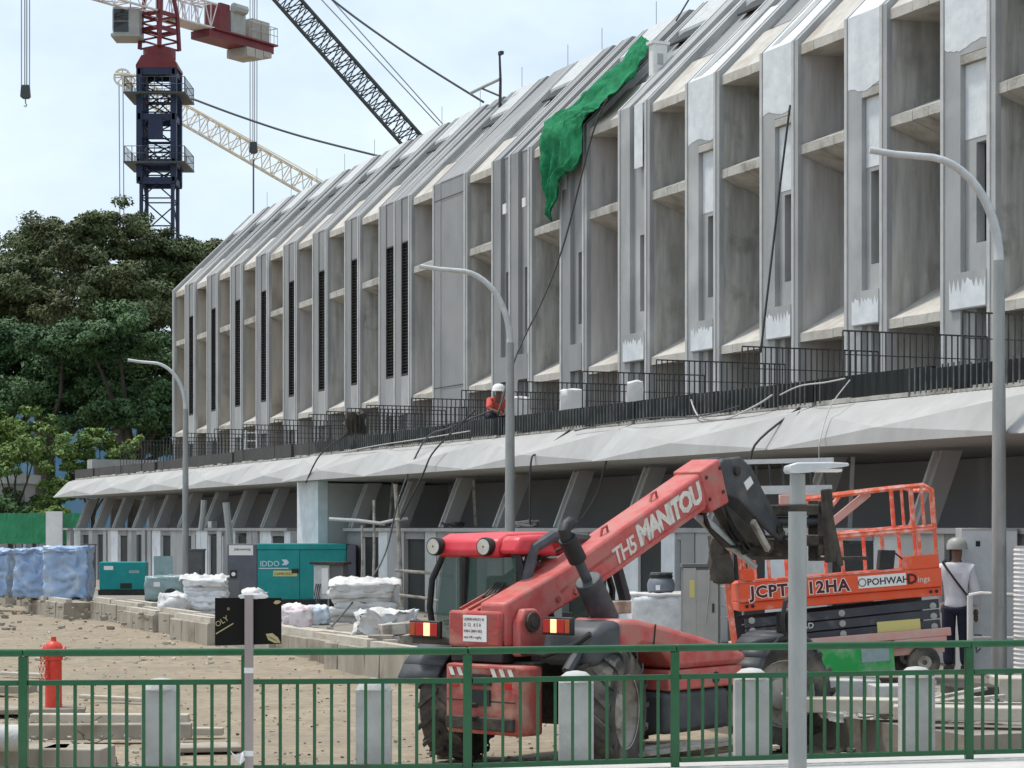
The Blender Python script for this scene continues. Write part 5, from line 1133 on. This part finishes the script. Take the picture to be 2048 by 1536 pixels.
Q('sticker', MB().box(.215,.80,-.015,-.0105,1.155,1.30), 'sticker', dk, 0); link('lettering', text_mesh('POHWAH', .115, MATS['black_text'], .001, 1.0, 0, .002), dk, (.32,-.0165,1.185), (R(90),0,0)); Q('sticker_ring', MB().lathe([(.04,-.0175),(.05,-.0175),(.05,-.0155),(.04,-.0155),(.04,-.0175)], (.262,0,1.225), 'y', 18, False), 'black_text', dk, 0)
link('lettering', text_mesh('D', .17, MATS['dark_text'], .001, 1.0, 0, .007), dk, (.81,-.0125,1.165), (R(90),0,0)); link('lettering', text_mesh('ings', .10, MATS['white_text'], .001), dk, (.94,-.0125,1.175), (R(90),0,0))
def rail(pts, r=.028): Q('guard_rail', MB().tube(pts, r, 6), 'orange_worn', SL, 0)
for y in (.02, 1.06):
    rail([(-1.2,y,1.78),(1.2,y,1.80)]); rail([(-1.2,y,1.82),(1.2,y,1.84)], .02)
    for x in (-1.2,-.85,-.45,.05,.55,1.0,1.2): rail([(x,y,1.33),(x,y,1.80)], .024)
    rail([(-.35,y,2.28),(.5,y,2.32),(1.1,y,2.34),(1.2,y,2.28),(1.2,y,1.8)], .034); rail([(.95,y,2.33),(.95,y,1.8)]); rail([(1.08,y,2.33),(1.08,y,1.8)], .02)
for z in (1.8, 2.28): rail([(1.2,.02,z),(1.2,1.06,z)]); rail([(-1.2,.02,1.8),(-1.2,1.06,1.8)])
rail([(-1.15,.1,1.33),(-1.18,.1,2.0)], .05); rail([(-1.05,.12,1.33),(-1.05,.12,1.95)], .04)
Q('folded_rail', MB().bar((-.3,.3,1.75),(.45,.1,2.3),.08,.10), 'pink_dust', SL); Q('folded_rail', MB().bar((-.25,.4,1.85),(.15,.4,2.28),.04,.05), 'orange_worn', SL); Q('folded_rail', MB().bar((-.6,.35,2.3),(-.1,.35,2.28),.08,.12), 'pink_dust', SL)
Q('control_box', MB().prism([(.48,1.36),(.52,1.60),(.70,1.58),(.66,1.36)], -.02, .16, 'y').bar((.7,.05,1.55),(.86,.05,1.40),.02,.02), 'black', SL)
Q('mud_flap', MB().lump((-1.42,.1,1.65), (.24,.3,.6), .05, 5, 4, 9, .3), 'grimy', SL); Q('extension_post', MB().tube([(-1.33,.05,.6),(-1.36,.05,1.2),(-1.30,.05,2.0)], .04, 6), 'orange_worn', SL, 0)
# ================================================================ foreground: footpath, guard rail, bollards, sign, lamp, hydrant
def fy(px): return 16.1 + max(0, px+200)/1135*.34 if px < 935 else 16.44 + (px-935)/1113*1.12
fp = MB(); pts = [(-60*1.0, 16.0)]
edge = [(px, fy(px)+.35) for px in (-1500,-600,0,500,935,1350,1938,2400,3500)]
vs = [((px-CX)*Y/F, Y) for px, Y in edge]; poly = vs + [(vs[-1][0]+3, 9), (vs[0][0]-3, 9)]
struct(fp.prism(poly, -.3, .305, 'z').build('footpath', MATS['pavement']))
struct(MB().box(-40,40,-30,8.9,-.3,.16).build('road', MATS['asphalt']))
GR = thing('guard_rail', 'dark green steel pedestrian guard rail with pickets across the foreground', 'railing', (0,0,.305))
def fpx(px): Y = fy(px); return Vector(((px-CX)*Y/F, Y, 0))
ZTOP, ZMID, ZBOT = .945, .715, .055
stops = [-395, 47, 492, 935, 1350, 1938, 2520]
for px in stops: MB().box(-.034,.034,-.034,.034,0,ZTOP-.03).build('post', MATS['green_paint'], GR, loc=fpx(px), bevel=.006)
for a, b in zip(stops, stops[1:]):
    A, B = fpx(a), fpx(b); up = Vector((0,0,1))
    MB().bar(A+up*ZTOP, B+up*ZTOP, .09, .055).build('top_rail', MATS['green_paint'], GR, bevel=.015)
    d = (B-A).normalized()*.036
    MB().bar(A+d+up*ZMID, B-d+up*ZMID, .045, .04).build('mid_rail', MATS['green_paint'], GR, bevel=.005); MB().bar(A+d+up*ZBOT, B-d+up*ZBOT, .045, .04).build('bottom_rail', MATS['green_paint'], GR, bevel=.005)
    n = round((b-a)/(33.2 if b <= 1400 else 26.5)); me = None
    for i in range(1, n):
        p = A.lerp(B, i/n); link('picket', ME.setdefault('picket', MB().box(-.012,.012,-.012,.012,ZBOT+.02,ZMID-.02).mesh('picket', MATS['green_paint'])), GR, p)
# concrete bollards behind the rail
bo = MB(); 
bo.box(-.14,.14,-.09,.09,-.35,.94); bo.lathe([(.139,.94),(.125,.985),(.08,1.02),(.02,1.03)], n=16)
bme = bo.mesh('concrete_bollard', MATS['concrete'], True)
for lab, px, dz in (('concrete bollard behind the rail right of the hydrant', 322, -.02), ('concrete bollard behind the rail left of the telehandler tyre', 748, -.03), ('concrete bollard in front of the telehandler rear wheel', 1152, .01), ('concrete bollard left of the near lamp post', 1502, .01), ('concrete bollard in front of the scissor lift wheel', 1833, .0)):
    Y = fy(px)+.62; o = link('concrete_bollard', bme, None, ((px-CX)*Y/F, Y, dz)); tag(o, lab, 'bollard', 'concrete bollards behind the guard rail')
# sign board on a wooden post, in front of the rail
Y = 15.5; s = Y/F; p = at(498, HY, Y); p.z = .305
t = thing('sign_board', 'black board on a wooden post with gold leaf print, in front of the rail', 'sign', p)
zz = lambda py: EYE + (HY-py)*s - .305
MB().box(-8.3*s, 8.3*s, -.02, .02, -.02, zz(1190)).build('post', MATS['post_wood'], t, bevel=.003)
bd = MB().add([(-69*s,.022,zz(1292)),(64*s,.022,zz(1288)),(64*s,.022,zz(1196)),(-69*s,.022,zz(1196)),(-69*s,.034,zz(1292)),(64*s,.034,zz(1288)),(64*s,.034,zz(1196)),(-69*s,.034,zz(1196))], [(0,1,2,3),(7,6,5,4),(0,4,5,1),(1,5,6,2),(2,6,7,3),(3,7,4,0)]).build('board', MATS['sign_black'], t)
def leaf(px0, py0, px1, py1, wd, nm='gold_leaf'):
    a, b = Vector(((px0-498)*s, zz(py0))), Vector(((px1-498)*s, zz(py1))); d = b-a; nn = Vector((-d.y, d.x)).normalized()*wd*s
    pl = [a, a+d*.3+nn, a+d*.7+nn*.8, b, a+d*.7-nn*.8, a+d*.3-nn]; MB().add([(q.x,.019,q.y) for q in pl], [tuple(range(6))]).build(nm, MATS['sign_gold'], bd)
leaf(531,1268,561,1286,8); leaf(546,1206,562,1203,4); leaf(534,1272,556,1284,.8)
for tx, sz, px, py in (('OLY', .056, 433, 1255), ('®', .03, 455, 1222)):
    o = bpy.data.objects.new('lettering', text_mesh(tx, sz, MATS['sign_gold'], .0006)); COL.objects.link(o); o.parent = bd; o.matrix_local = rot3((1,0,.62), (-.62,0,1), ((px-498)*s, .0195, zz(py)))
MB().bar(((431-498)*s,.019,zz(1268)), ((466-498)*s,.019,zz(1247)), .002, .008).build('script_line', MATS['sign_gold'], bd)
for py in (1341, 1507): MB().box(-9*s, 9*s, -.0225, .0215, zz(py+5), zz(py-6)).build('tape', MATS['white_bag'], t)
MB().grid(lambda u,v: (-(36-26*u)*s*(1-.3*v)-.0, -.03-.02*math.sin(u*6+v*4), zz(1500+18*v+8*math.sin(u*3))), 8, 5).build('tape_tail', MATS['white_bag'], t, smooth='all')
MB().lump((8*s,.03,zz(1193)), (56*s,.05,9*s), .006, 20, 4, 3, .3).build('snagged_film', MATS['white_bag'], t, smooth='all')
# near lamp post with flat head
Y = 15.2; s = Y/F; p = at(1595, HY, Y); p.z = .305
t = thing('path_lamp', 'low grey path lamp with flat luminaire head, nearest post', 'lamp', p)
MB().tube([(0,0,0),(0,0,zz(1012)*Y/15.5)], .066, 20).build('post', MATS['galv'], t, smooth=True)
zl = lambda py: EYE + (HY-py)*s - .305
MB().tube([(0,0,zl(1010)),(0,0,zl(948))], [.058,.055], 20).build('neck', MATS['galv'], t, smooth=True); MB().lathe([(.0665,zl(1012)),(.0665,zl(1009))], n=20).build('joint_ring', MATS['steel_dark'], t)
MB().prism([(-23*s,zl(941)),(-22*s,zl(931)),(-5*s,zl(926)),(60*s,zl(925)),(96*s,zl(927)),(97*s,zl(933)),(60*s,zl(938)),(30*s,zl(944)),(0,zl(947)),(-20*s,zl(947))], -.16, .16, 'y').build('head', MATS['galv_light'], t, smooth=True, bevel=.015)
MB().box(35*s, 85*s, -.1, .1, zl(944), zl(938.5)).build('lens', MATS['sticker'], t)
# hydrant
p = gnd(107, 1424, 0); s = p.y/F
t = thing('fire_hydrant', 'red pillar fire hydrant standing on the sand behind the rail', 'hydrant', p)
MB().lathe([(.12,0),(.12,.04),(.10,.05),(.098,.62),(.112,.63),(.112,.66),(.10,.67)], n=20).build('pillar', MATS['hydrant'], t, smooth=True)
MB().lathe([(.105,.67),(.12,.70),(.12,.76),(.09,.82),(.035,.85),(.03,.90),(.0,.90)], n=18).build('cap', MATS['hydrant'], t, smooth=True)
for a in (-1, 1): MB().lathe([(.055,a*.07),(.055,a*.115),(.065,a*.12),(.065,a*.14)], (0,0,.72), 'x', 12).build('outlet', MATS['hydrant'], t, smooth=True)
for k in range(3):
    b = MB(); x0 = -.13+.04*k
    for i in range(9): b.lathe([(.014,-.006),(.02,0),(.014,.006)], (x0+.012*math.sin(i*1.3), -.11-.01*(i % 2), .66-i*.035), 'y' if i % 2 else 'x', 8, False)
    b.build('chain', MATS['hydrant'], t)
# concrete pieces lower left: pipe, blocks, kerbs
p = gnd(10, 1500, .32)
t = tag(MB().tube([(-.6,.05,.11),(.14,-.02,.11)], .115, 18).build('concrete_pipe', MATS['concrete'], None, smooth=True, loc=gnd(12,1502,.3)), 'short concrete pipe lying on blocks at the lower left corner', 'pipe')
def blk(label, px, py, lx, ly, lz, rz, m, z=0.0): return slab(label, px, py, lx, ly, lz, rz, m, z, 0, 'concrete_block', 'block', 'concrete pieces lower left')
blk('large stained concrete block at the lower left corner under the pipe', 30, 1560, .95, .5, .30, 6, 'kerb')
blk('large stained concrete block right of the corner one', 155, 1562, .55, .45, .30, -6, 'kerb')
blk('long low kerb block behind the pipe', 190, 1478, 2.0, .2, .16, 4, 'kerb')
blk('long pale kerb strip before the hydrant', 220, 1445, 1.8, .16, .10, -2, 'kerb_top')
blk('flat slab at the hydrant foot', 60, 1425, 1.3, .5, .06, 10, 'kerb')
blk('thin pale plank slanting right of the hydrant', 225, 1400, 1.1, .09, .05, -32, 'kerb_top')
blk('thin pale plank left of the hydrant', 55, 1352, 1.0, .09, .05, -28, 'kerb_top')
blk('low pale slab beside the guard rail post', 400, 1500, .8, .5, .05, 12, 'kerb')
blk('pale kerb piece left of the sign post', 395, 1470, .55, .12, .08, 0, 'kerb_top')
blk('kerb piece at the left edge behind the rail', 10, 1385, .8, .3, .1, -10, 'kerb')
rubble('twigs and broken pieces round the concrete blocks', 90, 0, 330, 1440, 1530, .03, .015, .06, 'timber_grey', 9)
tw = MB(); rr = random.Random(2)
for i in range(40):
    q = gnd(rr.uniform(40,260), rr.uniform(1440,1540), .05); d = Vector((rr.uniform(-.2,.2), rr.uniform(-.2,.2), rr.uniform(0,.08))); tw.tube([q, q+d], .005, 4)
o = tw.build('twigs', MATS['bark']); o['kind'] = 'stuff'; o['label'] = 'dry twigs lying among the concrete blocks'; o['category'] = 'twigs'

# clutter lying on the yard wall coping and in the porches
def wt(px, py, w_): q = fpt(px, py, w_); return FW(q.x, q.y, q.z)
for lab, px, n_, m_ in (('tangled coil of pale cable lying on the coping behind the cab roof', 1050, 5, 'cable_pale'), ('dark tangle of cable on the coping left of the boom', 905, 4, 'cable'), ('tangle of grey cable on the coping near the pole frame', 775, 5, 'rope')):
    p = FW(fs(px, -3.15), -3.15, 2.205); t = thing('cable_coil', lab, 'cable', p, ROTB, 'cable tangles on the coping'); rr = random.Random(px)
    for i in range(n_):
        r0 = rr.uniform(.25,.5); MB().tube([(r0*1.3*math.cos(a*.7), .12*math.sin(a*.7)*(1+.2*i), .03+.025*i+.02*math.sin(a*2+i)) for a in range(10)], .012, 5).build('loop', MATS[m_], t, smooth='all')
for lab, px, sx, sz, m_ in (('small white box on the coping left of the exhaust', 1124, .22, .14, 'white'), ('white bucket like block on the coping in the far porch', 425, .25, .2, 'white_bag'), ('pale folded sheet on the coping beside the white end wall', 690, .3, .12, 'white_bag'), ('pale grey crate on the coping in the far porch', 470, .35, .22, 'galv_light')):
    p = FW(fs(px, -3.1), -3.1, 2.203); o = MB().box(-sx/2,sx/2,-.1,.1,0,sz).build('small_box', MATS[m_], None, loc=p, bevel=.01); o.rotation_euler = (0,0,ROTB+.2); tag(o, lab, 'box', 'small things on the coping')
for lab, px, w_, h_, tl in (('pale door frame leaning in the near porch behind the lift', 1690, -2.6, 1.1, .12), ('timber prop in the porch above the telehandler boom', 1340, -2.4, 1.1, .2), ('thin timber prop in the porch behind the cab roof', 960, -2.5, 1.05, -.15), ('timber prop in the porch beside the white end wall', 765, -2.6, 1.1, .25), ('short timber prop in the far porch', 330, -2.5, 1.05, .2), ('leaning pale board in the far porch left of the lamp', 300, -2.6, .9, .15)):
    p = FW(fs(px, w_), w_, 2.2); o = MB().bar((0,0,-1.8),(tl,0,h_),.06,.06).build('prop', MATS['timber_grey' if 'timber' in lab else 'galv_light'], None, loc=p); tag(o, lab, 'prop', 'props in the porches')
